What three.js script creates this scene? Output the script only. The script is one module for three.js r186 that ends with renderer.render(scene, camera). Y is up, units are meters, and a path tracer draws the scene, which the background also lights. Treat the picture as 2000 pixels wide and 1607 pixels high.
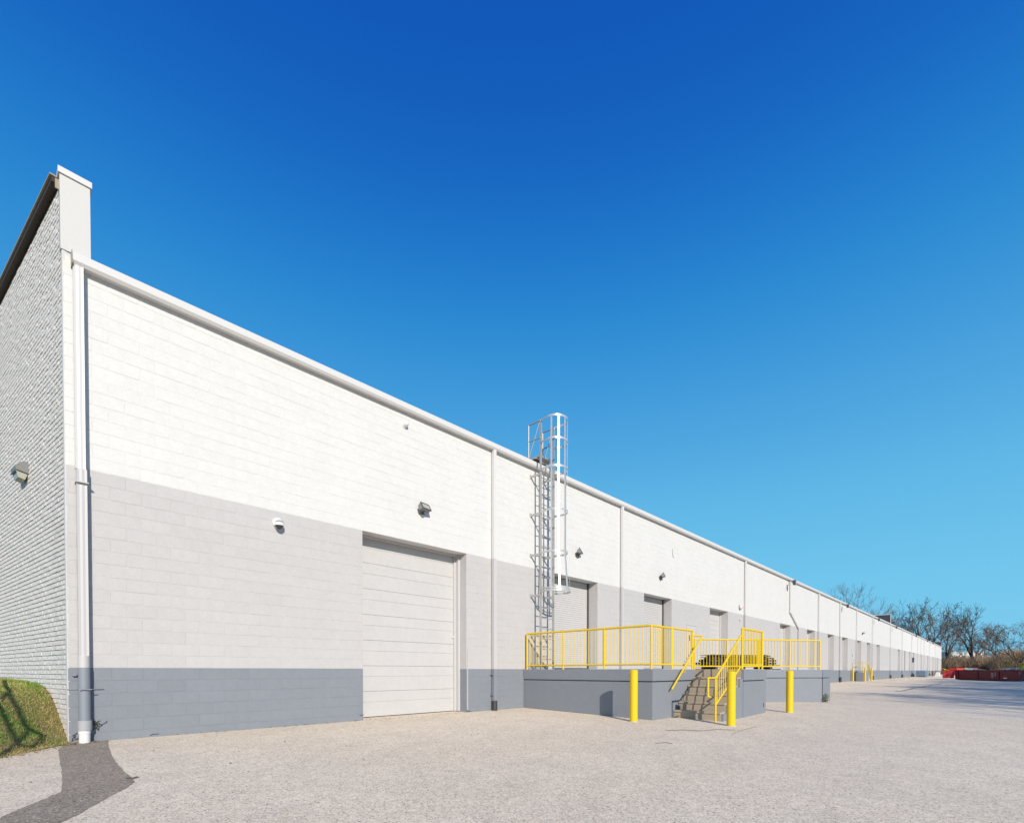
import * as THREE from 'three';
import { mergeGeometries } from 'three/addons/utils/BufferGeometryUtils.js';
import { ImprovedNoise } from 'three/addons/math/ImprovedNoise.js';

// ---------------------------------------------------------------- camera, sky, sun, exposure
// World: x runs along the long wall (0 = near corner), z points out of the wall, y is up.
const CAM = new THREE.Vector3(-0.871, 1.15, 10.125);
const F = 987, PX = 1000, PY = 1324, PITCH = -0.0144;
const camera = new THREE.PerspectiveCamera(2 * Math.atan(1324 / F) * 180 / Math.PI, 2000 / 2648, 0.1, 3000);
camera.position.copy(CAM);
const lookDir = new THREE.Vector3(0.7227 * Math.cos(PITCH), Math.sin(PITCH), -0.6912 * Math.cos(PITCH));
camera.lookAt(CAM.clone().add(lookDir));
camera.setViewOffset(2000, 2648, 0, 0, 2000, 1607);

const scene = new THREE.Scene();
scene.add(camera);
const renderer = new THREE.WebGLRenderer({ antialias: true });
renderer.toneMapping = THREE.LinearToneMapping;
renderer.toneMappingExposure = 1.15;
renderer.shadowMap.enabled = true;

const SUN = new THREE.Vector3(-0.417, 0.4226, 0.805).normalize();
const sun = new THREE.DirectionalLight(new THREE.Color(1, 0.915, 0.785), 4.5);
sun.position.copy(SUN).multiplyScalar(200).add(new THREE.Vector3(40, 0, 0));
sun.target.position.set(40, 0, 0);
sun.castShadow = true;
sun.shadow.mapSize.set(4096, 4096);
Object.assign(sun.shadow.camera, { left: -150, right: 150, top: 60, bottom: -60, near: 1, far: 500 });
scene.add(sun, sun.target);

const s2l = (c) => (c /= 255, c <= 0.04045 ? c / 12.92 : ((c + 0.055) / 1.055) ** 2.4);
{
  const stops = [[-90, 150, 146, 140], [-4, 160, 170, 176], [0, 131, 205, 239], [9, 114, 197, 236], [17, 97, 183, 230], [26, 72, 159, 220], [34, 46, 138, 210],
    [40, 32, 118, 201], [44, 25, 104, 193], [48, 21, 95, 187], [53, 18, 87, 182], [90, 13, 70, 165]];
  const H = 512, W = 8, data = new Float32Array(W * H * 4);
  for (let j = 0; j < H; j++) {
    const e = (j + 0.5) / H * 180 - 90;
    let k = 0; while (k < stops.length - 2 && e > stops[k + 1][0]) k++;
    const a = stops[k], b = stops[k + 1], t = Math.min(1, Math.max(0, (e - a[0]) / (b[0] - a[0])));
    const c = [1, 2, 3].map((i) => s2l(a[i] + (b[i] - a[i]) * t) / 1.15);
    for (let i = 0; i < W; i++) data.set([c[0], c[1], c[2], 1], (j * W + i) * 4);
  }
  const t = new THREE.DataTexture(data, W, H, THREE.RGBAFormat, THREE.FloatType);
  t.mapping = THREE.EquirectangularReflectionMapping; t.magFilter = THREE.LinearFilter; t.minFilter = THREE.LinearFilter; t.needsUpdate = true;
  scene.background = t; scene.environment = t;
}

// ---------------------------------------------------------------- helpers
function rng(seed) { let a = seed >>> 0; return () => { a = (a + 0x6D2B79F5) | 0; let t = Math.imul(a ^ (a >>> 15), 1 | a); t = (t + Math.imul(t ^ (t >>> 7), 61 | t)) ^ t; return ((t ^ (t >>> 14)) >>> 0) / 4294967296; }; }
const perlin = new ImprovedNoise();
const V = (x, y, z) => new THREE.Vector3(x, y, z);
const names = new Map();
function numbered(n) { const k = names.get(n) || 0; names.set(n, k + 1); return k ? `${n}_${String(k).padStart(3, '0')}` : n; }
function thing(name, label, category, group, pos = [0, 0, 0], turn = 0) {
  const o = new THREE.Group(); o.name = numbered(name); o.position.set(...pos); o.rotation.y = turn;
  o.userData = { label, category }; if (group) o.userData.group = group; scene.add(o); return o;
}
function part(name, geo, mat, parent) {
  if (Array.isArray(geo)) geo = geo.length > 1 ? mergeGeometries(geo.map(clean), false) : geo[0];
  const m = new THREE.Mesh(geo, mat); m.name = name; m.castShadow = m.receiveShadow = true; parent.add(m); return m;
}
function structure(name, geo, mat) { const m = part(name, geo, mat, scene); m.userData.kind = 'structure'; return m; }
function sub(name, parent) { const g = new THREE.Group(); g.name = name; parent.add(g); return g; }
function clean(g) { g = g.index ? g.toNonIndexed() : g; for (const k of Object.keys(g.attributes)) if (!['position', 'normal', 'uv'].includes(k)) g.deleteAttribute(k); return g; }
// uv in metres from position, by the way each face points
function metric(g, sx = 1, sy = 1, ox = 0, oy = 0) {
  g = g.index ? g.toNonIndexed() : g; const p = g.attributes.position, n = p.count, uv = new Float32Array(n * 2);
  const a = V(), b = V(), c = V(), e = V(), f = V();
  for (let i = 0; i < n; i += 3) {
    a.fromBufferAttribute(p, i); b.fromBufferAttribute(p, i + 1); c.fromBufferAttribute(p, i + 2);
    e.subVectors(b, a); f.subVectors(c, a); e.cross(f); const X = Math.abs(e.x), Y = Math.abs(e.y), Z = Math.abs(e.z);
    for (const [k, q] of [[i, a], [i + 1, b], [i + 2, c]]) {
      const [u, v] = Y >= X && Y >= Z ? [q.x, q.z] : Z >= X ? [q.x, q.y] : [q.z, q.y];
      uv[k * 2] = u * sx + ox; uv[k * 2 + 1] = v * sy + oy;
    }
  }
  g.setAttribute('uv', new THREE.BufferAttribute(uv, 2)); return g;
}
function box(x0, x1, y0, y1, z0, z1) { const g = new THREE.BoxGeometry(x1 - x0, y1 - y0, z1 - z0); g.translate((x0 + x1) / 2, (y0 + y1) / 2, (z0 + z1) / 2); return metric(g); }
function rod(a, b, r, seg = 8, r2 = r, caps = true) {
  const d = V().subVectors(b, a), L = d.length(); const g = new THREE.CylinderGeometry(r2, r, L, seg, 1, !caps);
  g.translate(0, L / 2, 0); g.applyQuaternion(new THREE.Quaternion().setFromUnitVectors(V(0, 1, 0), d.normalize())); g.translate(a.x, a.y, a.z); return g;
}
const ball = (p, r, s = 10) => { const g = new THREE.SphereGeometry(r, s, Math.max(6, s - 2)); g.translate(p.x, p.y, p.z); return g; };
function pipePath(pts, r, seg = 10) { const out = []; for (let i = 0; i + 1 < pts.length; i++) out.push(rod(pts[i], pts[i + 1], r, seg)); for (let i = 1; i + 1 < pts.length; i++) out.push(ball(pts[i], r, seg)); return out; }
// profile of [z, y] points swept along x
function sweepX(profile, x0, x1) {
  const s = new THREE.Shape(profile.map(([z, y]) => new THREE.Vector2(-z, y)));
  const g = new THREE.ExtrudeGeometry(s, { depth: x1 - x0, bevelEnabled: false }); g.rotateY(Math.PI / 2); g.translate(x0, 0, 0); return metric(g);
}
// plan polygon of [x, z] raised from y0 to y1
function prism(poly, y0, y1, bevel = 0) {
  const s = new THREE.Shape(poly.map(([x, z]) => new THREE.Vector2(x, -z)));
  const g = new THREE.ExtrudeGeometry(s, { depth: y1 - y0 - 2 * bevel, bevelEnabled: bevel > 0, bevelSize: bevel, bevelThickness: bevel, bevelSegments: 1, bevelOffset: -bevel });
  g.rotateX(-Math.PI / 2); g.translate(0, y0 + bevel, 0); return metric(g);
}
// [x, y] outline raised along z from z0 to z1
function slabXY(poly, z0, z1) { const s = new THREE.Shape(poly.map(([x, y]) => new THREE.Vector2(x, y))); const g = new THREE.ExtrudeGeometry(s, { depth: z1 - z0, bevelEnabled: false }); g.translate(0, 0, z0); return metric(g); }
// one brick or block: front face at z = d with a chamfered edge, unit extents given
function chamfered(w, h, d, c, rand, rough = 0, nx = 1, ny = 1) {
  const P = [], x0 = -w / 2, y0 = -h / 2;
  const grid = [];
  for (let j = 0; j <= ny; j++) for (let i = 0; i <= nx; i++) {
    const edge = i === 0 || j === 0 || i === nx || j === ny;
    grid.push(V(x0 + c + (w - 2 * c) * i / nx + (edge ? 0 : (rand() - 0.5) * w / nx * 0.4), y0 + c + (h - 2 * c) * j / ny, d + (rough ? (rand() - 0.5) * rough * (edge ? 1.4 : 1) : 0)));
  }
  const at = (i, j) => grid[j * (nx + 1) + i];
  const quad = (a, b, cc, dd) => { for (const v of [a, b, cc, a, cc, dd]) P.push(v.x, v.y, v.z); };
  for (let j = 0; j < ny; j++) for (let i = 0; i < nx; i++) quad(at(i, j), at(i + 1, j), at(i + 1, j + 1), at(i, j + 1));
  const A = V(x0, y0, 0), B = V(-x0, y0, 0), C = V(-x0, -y0, 0), D = V(x0, -y0, 0);
  const f = d - c, A1 = V(x0, y0, f), B1 = V(-x0, y0, f), C1 = V(-x0, -y0, f), D1 = V(x0, -y0, f);
  for (let i = 0; i < nx; i++) { // bottom and top chamfers follow the front grid
    const t0 = i / nx, t1 = (i + 1) / nx, L = (p, q, t) => V().lerpVectors(p, q, t);
    quad(L(A1, B1, t0), L(A1, B1, t1), at(i + 1, 0), at(i, 0)); quad(at(i, ny), at(i + 1, ny), L(D1, C1, t1), L(D1, C1, t0));
  }
  for (let j = 0; j < ny; j++) { const t0 = j / ny, t1 = (j + 1) / ny, L = (p, q, t) => V().lerpVectors(p, q, t); quad(L(A1, D1, t0), at(0, j), at(0, j + 1), L(A1, D1, t1)); quad(at(nx, j), L(B1, C1, t0), L(B1, C1, t1), at(nx, j + 1)); }
  quad(A, B, B1, A1); quad(B, C, C1, B1); quad(C, D, D1, C1); quad(D, A, A1, D1);
  const g = new THREE.BufferGeometry(); g.setAttribute('position', new THREE.Float32BufferAttribute(P, 3)); g.computeVertexNormals();
  return metric(g, 1, 1, rand() * 3, rand() * 3);
}
// photograph pixel -> ray, ground point
const right = V().crossVectors(lookDir, V(0, 1, 0)).normalize(), up = V().crossVectors(right, lookDir).normalize();
function ray(px, py) { return lookDir.clone().multiplyScalar(F).addScaledVector(right, px - PX).addScaledVector(up, PY - py).normalize(); }
function hit(px, py, heightAt, far = 400) { const d = ray(px, py); let t = 1; for (let i = 0; i < 4000 && t < far; i++) { const p = CAM.clone().addScaledVector(d, t); const dy = p.y - heightAt(p.x, p.z); if (dy < 0.0005) return p; t += Math.max(0.002, dy * 0.5); } return CAM.clone().addScaledVector(d, t); }

const smooth = (a, b, x) => { const t = Math.min(1, Math.max(0, (x - a) / (b - a))); return t * t * (3 - 2 * t); };
const lotY = (x, z) => 0.05 - 0.022 * Math.min(Math.max(z, -1), 14) + 0.08 * smooth(10.5, 19, x);
// edge between pavement and the grass bank, and the bank's rise behind it
const bankT = (x, z) => -0.78 * x - 0.62 * (z - 0.02) + 0.05 * Math.sin(x * 5 + z * 3);
const bankY = (x, z) => { const t = Math.max(0, bankT(x, z)); return lotY(x, z) + 0.02 + 0.86 * Math.tanh(t / 0.68) + 0.012 * perlin.noise(x * 3, 7, z * 3) + 0.01 * t; };

// ---------------------------------------------------------------- textures and materials
function tex(size, fn, { srgb = false, repeat = 1, w = size, h = size } = {}) {
  const d = new Uint8Array(w * h * 4);
  for (let j = 0; j < h; j++) for (let i = 0; i < w; i++) { const c = fn(i, j); d.set([c[0], c[1], c[2], 255], (j * w + i) * 4); }
  const t = new THREE.DataTexture(d, w, h); t.wrapS = t.wrapT = THREE.RepeatWrapping; t.magFilter = THREE.LinearFilter; t.minFilter = THREE.LinearMipmapLinearFilter; t.generateMipmaps = true;
  if (srgb) t.colorSpace = THREE.SRGBColorSpace; t.repeat.set(repeat, repeat); t.needsUpdate = true; return t;
}
// tiling value noise
function noiseField(size, cells, seed) {
  const r = rng(seed), g = new Float32Array(cells * cells).map(() => r()), out = new Float32Array(size * size);
  for (let j = 0; j < size; j++) for (let i = 0; i < size; i++) {
    const x = i / size * cells, y = j / size * cells, x0 = Math.floor(x), y0 = Math.floor(y), fx = x - x0, fy = y - y0, u = fx * fx * (3 - 2 * fx), v = fy * fy * (3 - 2 * fy);
    const a = g[(y0 % cells) * cells + x0 % cells], b = g[(y0 % cells) * cells + (x0 + 1) % cells], c = g[((y0 + 1) % cells) * cells + x0 % cells], d = g[((y0 + 1) % cells) * cells + (x0 + 1) % cells];
    out[j * size + i] = (a + (b - a) * u) * (1 - v) + (c + (d - c) * u) * v;
  }
  return out;
}
const clamp8 = (x) => Math.max(0, Math.min(255, x));
const N = 1024;
const n8 = noiseField(N, 8, 1), n32 = noiseField(N, 32, 2), n128 = noiseField(N, 128, 3), n512 = noiseField(N, 512, 4), n256 = noiseField(N, 256, 5);
const paintBump = tex(N, (i, j) => { const k = j * N + i; const v = 110 + 60 * (n128[k] - 0.5) + 70 * (n512[k] - 0.5) + 40 * (n32[k] - 0.5) - (n256[k] > 0.93 ? 60 : 0); return [clamp8(v), clamp8(v), clamp8(v)]; }, { repeat: 0.6 });
const roughBump = tex(N, (i, j) => { const k = j * N + i; const v = 120 + 120 * (n256[k] - 0.5) + 110 * (n512[k] - 0.5) - (n256[k] > 0.86 ? 90 : 0); return [clamp8(v), clamp8(v), clamp8(v)]; }, { repeat: 1.2 });
// faint mottling of old roller paint, as a multiplier near white
const mottle = tex(N, (i, j) => { const k = j * N + i; const v = 249 + 4 * (n8[k] - 0.5) + 4 * (n32[k] - 0.5) + 6 * (n128[k] - 0.5) - (n512[k] > 0.97 ? 30 : 0); return [clamp8(v), clamp8(v), clamp8(v - 1)]; }, { srgb: true, repeat: 0.31 });
const C = (r, g, b) => new THREE.Color().setRGB(r, g, b);
const mat = (c, o = {}) => new THREE.MeshStandardMaterial({ color: c, roughness: 0.75, ...o });
const WHITE = C(0.632, 0.627, 0.622), GREY = C(0.48, 0.466, 0.470), BLUE = C(0.212, 0.231, 0.268);
const painted = (c, o = {}) => mat(c, { map: mottle, bumpMap: paintBump, bumpScale: 0.0035, roughness: 0.7, ...o });
const tone = (c, k) => c.clone().multiplyScalar(k);
const bandMats = { white: [1, 0.993, 0.985].map((k) => painted(tone(WHITE, k))), grey: [1, 0.99, 0.98].map((k) => painted(tone(GREY, k))), blue: [1, 0.985, 0.97].map((k) => painted(tone(BLUE, k))) };
const M = {
  white: bandMats.white[0], grey: bandMats.grey[0], blue: bandMats.blue[0],
  whiteMetal: mat(C(0.59, 0.58, 0.57), { roughness: 0.45 }), greyMetal: mat(GREY, { roughness: 0.5 }), blueMetal: mat(BLUE, { roughness: 0.5 }),
  panel: mat(C(0.53, 0.52, 0.50), { roughness: 0.55 }), doorPaint: mat(C(0.513, 0.5, 0.502), { roughness: 0.5, map: mottle }),
  pvc: mat(C(0.7, 0.7, 0.69), { roughness: 0.35 }), black: mat(C(0.035, 0.035, 0.037), { roughness: 0.5 }), darkSteel: mat(C(0.06, 0.06, 0.065), { roughness: 0.5 }),
  brown: mat(C(0.035, 0.024, 0.016), { roughness: 0.7 }), membrane: mat(C(0.06, 0.062, 0.075), { roughness: 0.85 }),
  yellow: mat(C(0.68, 0.465, 0.002), { roughness: 0.6 }), galv: mat(C(0.40, 0.395, 0.39), { roughness: 0.42, metalness: 0.25 }), alu: mat(C(0.52, 0.515, 0.51), { roughness: 0.34, metalness: 0.35 }),
  bronze: mat(C(0.19, 0.19, 0.182), { roughness: 0.5 }), lens: mat(C(0.36, 0.36, 0.31), { roughness: 0.15 }), rubber: mat(C(0.03, 0.03, 0.03), { roughness: 0.8 }),
  smoked: mat(C(0.04, 0.04, 0.04), { roughness: 0.08 }), concrete: mat(C(0.42, 0.345, 0.26), { map: mottle, bumpMap: roughBump, bumpScale: 0.003, roughness: 0.9 }),
  deck: mat(C(0.5, 0.46, 0.41), { map: mottle, bumpMap: roughBump, bumpScale: 0.002, roughness: 0.9 }),
};

// ---------------------------------------------------------------- ground
const A = 2048;
const asphaltTex = (base, dark, light, seed, contrast) => {
  const r = rng(seed);
  return tex(A, (i, j) => {
    const k = (j >> 1) * N + (i >> 1), k2 = ((j >> 1) * N + (((i >> 1) + 400) % N)) % (N * N);
    const g = n512[k] * 0.45 + n256[k2] * 0.55; let t = 1 + (n8[k] - 0.5) * 0.05 + (n32[k] - 0.5) * 0.05 + (n128[k] - 0.5) * 0.10 * contrast + (n256[k] - 0.5) * 0.16 * contrast + (n512[k2] - 0.5) * 0.16 * contrast + (r() - 0.5) * 0.12;
    let c = base.map((b) => b * t); if (g < 0.27) c = dark.map((b) => b * (0.8 + 0.4 * r())); else if (g > 0.75) c = light.map((b) => b * (0.9 + 0.2 * r()));
    return c.map(clamp8);
  }, { srgb: true, repeat: 0.29 });
};
const lotTex = asphaltTex([226, 208.5, 184], [141, 126, 109], [252, 241, 224], 11, 0.85);
const patchTex = asphaltTex([152, 138, 122], [78, 69, 60], [214, 202, 186], 12, 1.2);
const gravelBump = tex(N, (i, j) => { const k = j * N + i; const v = 128 + 150 * (n512[k] - 0.5) + 60 * (n256[k] - 0.5); return [clamp8(v), clamp8(v), clamp8(v)]; }, { repeat: 0.55 });
const lotMat = new THREE.MeshStandardMaterial({ map: lotTex, bumpMap: gravelBump, bumpScale: 0.004, roughness: 0.95, vertexColors: true });
const patchMat = new THREE.MeshStandardMaterial({ map: patchTex, bumpMap: gravelBump, bumpScale: 0.006, roughness: 0.95 });
{
  const ax = (a, b, s0, grow, from) => { const o = []; let v = a; while (v < b) { o.push(v); v += s0 + grow * Math.abs(v - from); } o.push(b); return o; };
  const xs = ax(-40, 186, 0.5, 0.03, 5), zs = ax(-0.6, 70, 0.4, 0.04, 6), P = [], U = [], Cc = [], I = [];
  for (const z of zs) for (const x of xs) {
    P.push(x, lotY(x, z), z); U.push(x, z);
    const f = perlin.noise(x * 0.22, 3, z * 0.35) * 0.5 + perlin.noise(x * 0.8, 9, z * 0.9) * 0.3, w = perlin.noise(x * 0.13, 21, z * 0.2);
    const k = 0.955 + 0.1 * f; Cc.push(k * (1 + 0.025 * w), k, k * (1 - 0.045 * w));
  }
  const nx = xs.length; for (let j = 0; j + 1 < zs.length; j++) for (let i = 0; i + 1 < nx; i++) { const a = j * nx + i; I.push(a, a + nx, a + 1, a + 1, a + nx, a + nx + 1); }
  const g = new THREE.BufferGeometry(); g.setAttribute('position', new THREE.Float32BufferAttribute(P, 3)); g.setAttribute('uv', new THREE.Float32BufferAttribute(U, 2)); g.setAttribute('color', new THREE.Float32BufferAttribute(Cc, 3)); g.setIndex(I); g.computeVertexNormals();
  const lot = structure('parking_lot', g, lotMat); lot.userData.label = 'pale weathered aggregate paving of the truck yard';
}
{
  const g = new THREE.PlaneGeometry(3000, 3000, 1, 1); g.rotateX(-Math.PI / 2); g.translate(200, -0.42, 0); const uv = g.attributes.uv; for (let i = 0; i < uv.count; i++) uv.setXY(i, uv.getX(i) * 700, uv.getY(i) * 700);
  const litter = tex(512, (i, j) => { const k = j * N + i, v = 0.7 + 0.6 * n128[k] * n32[k] + 0.3 * (n512[k] - 0.5); return [clamp8(118 * v), clamp8(100 * v), clamp8(66 * v)]; }, { srgb: true });
  const t = structure('ground', g, mat(C(1, 1, 1), { map: litter, roughness: 1 })); t.userData.label = 'brown leaf-strewn ground beyond the yard';
}
function groundSheet(pix, lift, mt, name, label) {
  const pts = pix.map(([x, y]) => hit(x, y, lotY)); const tri = THREE.ShapeUtils.triangulateShape(pts.map((p) => new THREE.Vector2(p.x, p.z)), []);
  const P = [], U = []; for (const t of tri) { const q = t.map((i) => pts[i]); const ar = (q[1].x - q[0].x) * (q[2].z - q[0].z) - (q[2].x - q[0].x) * (q[1].z - q[0].z); for (const p of ar > 0 ? [q[0], q[2], q[1]] : q) { P.push(p.x, lotY(p.x, p.z) + lift, p.z); U.push(p.x, p.z); } }
  const g = new THREE.BufferGeometry(); g.setAttribute('position', new THREE.Float32BufferAttribute(P, 3)); g.setAttribute('uv', new THREE.Float32BufferAttribute(U, 2)); g.computeVertexNormals();
  const m = structure(name, g, mt); m.userData.label = label; return m;
}
{ // darker asphalt patch running from the downspout outlet; its edge is ragged
  const r = rng(5), raw = [[-120, 1672], [0, 1597], [40, 1579], [80, 1563], [118, 1547], [121, 1530], [119, 1505], [115, 1480], [113, 1465], [122, 1456], [140, 1449], [160, 1440], [190, 1439], [218, 1438.5], [211, 1447], [211, 1458], [217, 1474], [226, 1489], [240, 1505], [258, 1520], [262, 1527], [246, 1539], [214, 1555], [180, 1575], [150, 1592], [112, 1610], [60, 1640], [10, 1672], [-60, 1720]];
  const pts = []; raw.forEach((a, i) => { const b = raw[(i + 1) % raw.length], n = 9; for (let k = 0; k < n; k++) { const t = k / n; pts.push([a[0] + (b[0] - a[0]) * t + (r() - 0.5) * 2.4, a[1] + (b[1] - a[1]) * t + (r() - 0.5) * 1.1]); } });
  groundSheet(pts, 0.004, patchMat, 'asphalt_patch', 'darker asphalt repair strip leading from the downspout outlet');
}
{ // tarred joint lines far down the yard
  const seal = mat(C(0.11, 0.105, 0.1), { roughness: 0.8 });
  for (const [x0, z0, x1, z1, w] of [[44, 2.2, 44.6, 13, 0.22], [55, 1.8, 55.5, 15, 0.26], [34, 6.2, 60, 6.6, 0.12], [68, 2, 68.3, 16, 0.2]]) {
    const n = 14, d = V(x1 - x0, 0, z1 - z0).normalize(), P = [], I = [], U = [];
    const r = rng(x0 * 10); for (let i = 0; i <= n; i++) { const t = i / n, x = x0 + (x1 - x0) * t + (r() - 0.5) * 0.16 * Math.abs(d.z), z = z0 + (z1 - z0) * t + (r() - 0.5) * 0.16 * Math.abs(d.x), ww = w * (0.3 + 0.4 * r()); for (const s of [-1, 1]) { const px = x - d.z * s * ww, pz = z + d.x * s * ww; P.push(px, lotY(px, pz) + 0.008, pz); U.push(px, pz); } }
    for (let i = 0; i < n; i++) { const a = i * 2; I.push(a, a + 1, a + 2, a + 1, a + 3, a + 2); }
    const g = new THREE.BufferGeometry(); g.setAttribute('position', new THREE.Float32BufferAttribute(P, 3)); g.setAttribute('uv', new THREE.Float32BufferAttribute(U, 2)); g.setIndex(I); g.computeVertexNormals();
    const m = structure(numbered('pavement_joint'), g, seal); m.userData.label = 'dark tarred joint across the yard paving';
  }
}

// ---------------------------------------------------------------- grass bank
{
  const P = [], U = [], I = [], xs = [], zs = []; for (let x = -9; x <= 0.35; x += 0.12) xs.push(x); for (let z = -12; z <= 8; z += 0.12) zs.push(z);
  const id = new Map(), soil = tex(512, (i, j) => { const k = j * N + i, v = 0.75 + 0.5 * n128[k] * n512[k]; return [clamp8(150 * v), clamp8(134 * v), clamp8(84 * v)]; }, { srgb: true });
  xs.forEach((x, i) => zs.forEach((z, j) => { const t = bankT(x, z); id.set(i * 1000 + j, P.length / 3); P.push(x, bankY(x, z) - (t < 0 ? 0.12 * Math.min(1, -t * 6) : 0) - 0.01, z); U.push(x, z); }));
  for (let i = 0; i + 1 < xs.length; i++) for (let j = 0; j + 1 < zs.length; j++) { if (bankT(xs[i], zs[j]) < -0.35) continue; const a = id.get(i * 1000 + j), b = id.get((i + 1) * 1000 + j), c = id.get(i * 1000 + j + 1), d = id.get((i + 1) * 1000 + j + 1); I.push(a, c, b, b, c, d); }
  const g = new THREE.BufferGeometry(); g.setAttribute('position', new THREE.Float32BufferAttribute(P, 3)); g.setAttribute('uv', new THREE.Float32BufferAttribute(U, 2)); g.setIndex(I); g.computeVertexNormals();
  structure('grass_bank', g, mat(C(1, 1, 1), { map: soil, roughness: 1 })).userData.label = 'earth bank under the grass at the brick end wall';
  const blade = new THREE.BufferGeometry(); blade.setAttribute('position', new THREE.Float32BufferAttribute([-0.0028, 0, 0, 0.0028, 0, 0, 0.0022, 0.55, 0.1, -0.0028, 0, 0, 0.0022, 0.55, 0.1, -0.0018, 0.55, 0.1, -0.0018, 0.55, 0.1, 0.0022, 0.55, 0.1, 0.0004, 1, 0.42], 3)); blade.computeVertexNormals();
  const r = rng(77), list = [];
  while (list.length < 110000) {
    const near = r() < 0.8, x = near ? -3.6 + 3.7 * r() : -8.8 + 9 * r(), z = near ? -4.6 + 6.4 * r() : -8 + 15 * r(); const t = bankT(x, z); if (t < -0.02 - 0.03 * r() || x * 0.991 - z * 0.135 > -0.02) continue;
    if (perlin.noise(x * 2.2, 1, z * 2.2) < -0.42 && r() < 0.6) continue; list.push([x, z, t]);
  }
  const im = new THREE.InstancedMesh(blade, new THREE.MeshStandardMaterial({ color: 0xffffff, roughness: 0.8, side: THREE.DoubleSide }), list.length);
  const m4 = new THREE.Matrix4(), q = new THREE.Quaternion(), e = new THREE.Euler(), col = new THREE.Color();
  list.forEach(([x, z, t], i) => {
    e.set((r() - 0.5) * 1.9, r() * 6.283, (r() - 0.5) * 1.9); q.setFromEuler(e); const k = perlin.noise(x * 1.7, 5, z * 1.7) + perlin.noise(x * 5, 2, z * 5) * 0.6, h = 0.02 + 0.024 * r() + (k > 0.3 ? 0.02 : 0) + (r() < 0.03 ? 0.06 : 0);
    m4.compose(V(x, bankY(x, z) - 0.012, z), q, V(1.25, h, h)); im.setMatrixAt(i, m4);
    const dry = r() < 0.46 - 0.75 * k + (t < 0.12 ? 0.25 : 0); if (dry) col.setRGB(0.36 + 0.12 * r(), 0.29 + 0.08 * r(), 0.13); else col.setRGB(0.12 + 0.07 * r(), 0.215 + 0.08 * r() + 0.06 * k, 0.035); im.setColorAt(i, col);
  });
  im.name = 'grass'; im.userData = { kind: 'stuff', label: 'short patchy grass on the bank beside the brick wall', category: 'grass' }; im.castShadow = im.receiveShadow = true; scene.add(im);
}

// ---------------------------------------------------------------- warehouse
const LEN = 172, DOCK = 1.196, HEAD = DOCK + 15 * 0.2032, EAVE = 7.24, COURSE = 0.2032, BLK = 0.4064, REC = 0.42;
const building = thing('warehouse', 'very long white warehouse with grey middle band and blue-grey base', 'warehouse');
const bigDoor = [4.937, 7.971];
const dockDoors = [[11.63, 14.07, 'slat'], [17.33, 19.70, 'slat'], [23.74, 26.08, 'section'], [34.95, 37.26, 'section'], [41.45, 43.75, 'section'], [47.9, 50.2, 'section'], [53.45, 55.85, 'section'], [60.3, 62.55, 'section'], [65.8, 68.1, 'section'], [72.1, 74.45, 'section'],
  [90.1, 92.6, 'section'], [97.2, 98.5, 'open'], [103.0, 105.2, 'section'], [108.6, 110.8, 'section'], [121.4, 123.7, 'section'], [133.9, 136.3, 'section'], [146.2, 148.6, 'section'], [152.8, 155, 'section'], [158.5, 160.8, 'section']];
const manDoors = [[21.22, 22.15], [57.85, 58.8]];
const openings = [[bigDoor[0], bigDoor[1], -1, HEAD], ...dockDoors.map(([a, b]) => [a, b, DOCK, HEAD])];
const manOpen = manDoors.map(([a, b]) => [a - 0.06, b + 0.06, DOCK, DOCK + 2.09]);
const frontWall = sub('front_wall', building);
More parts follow.
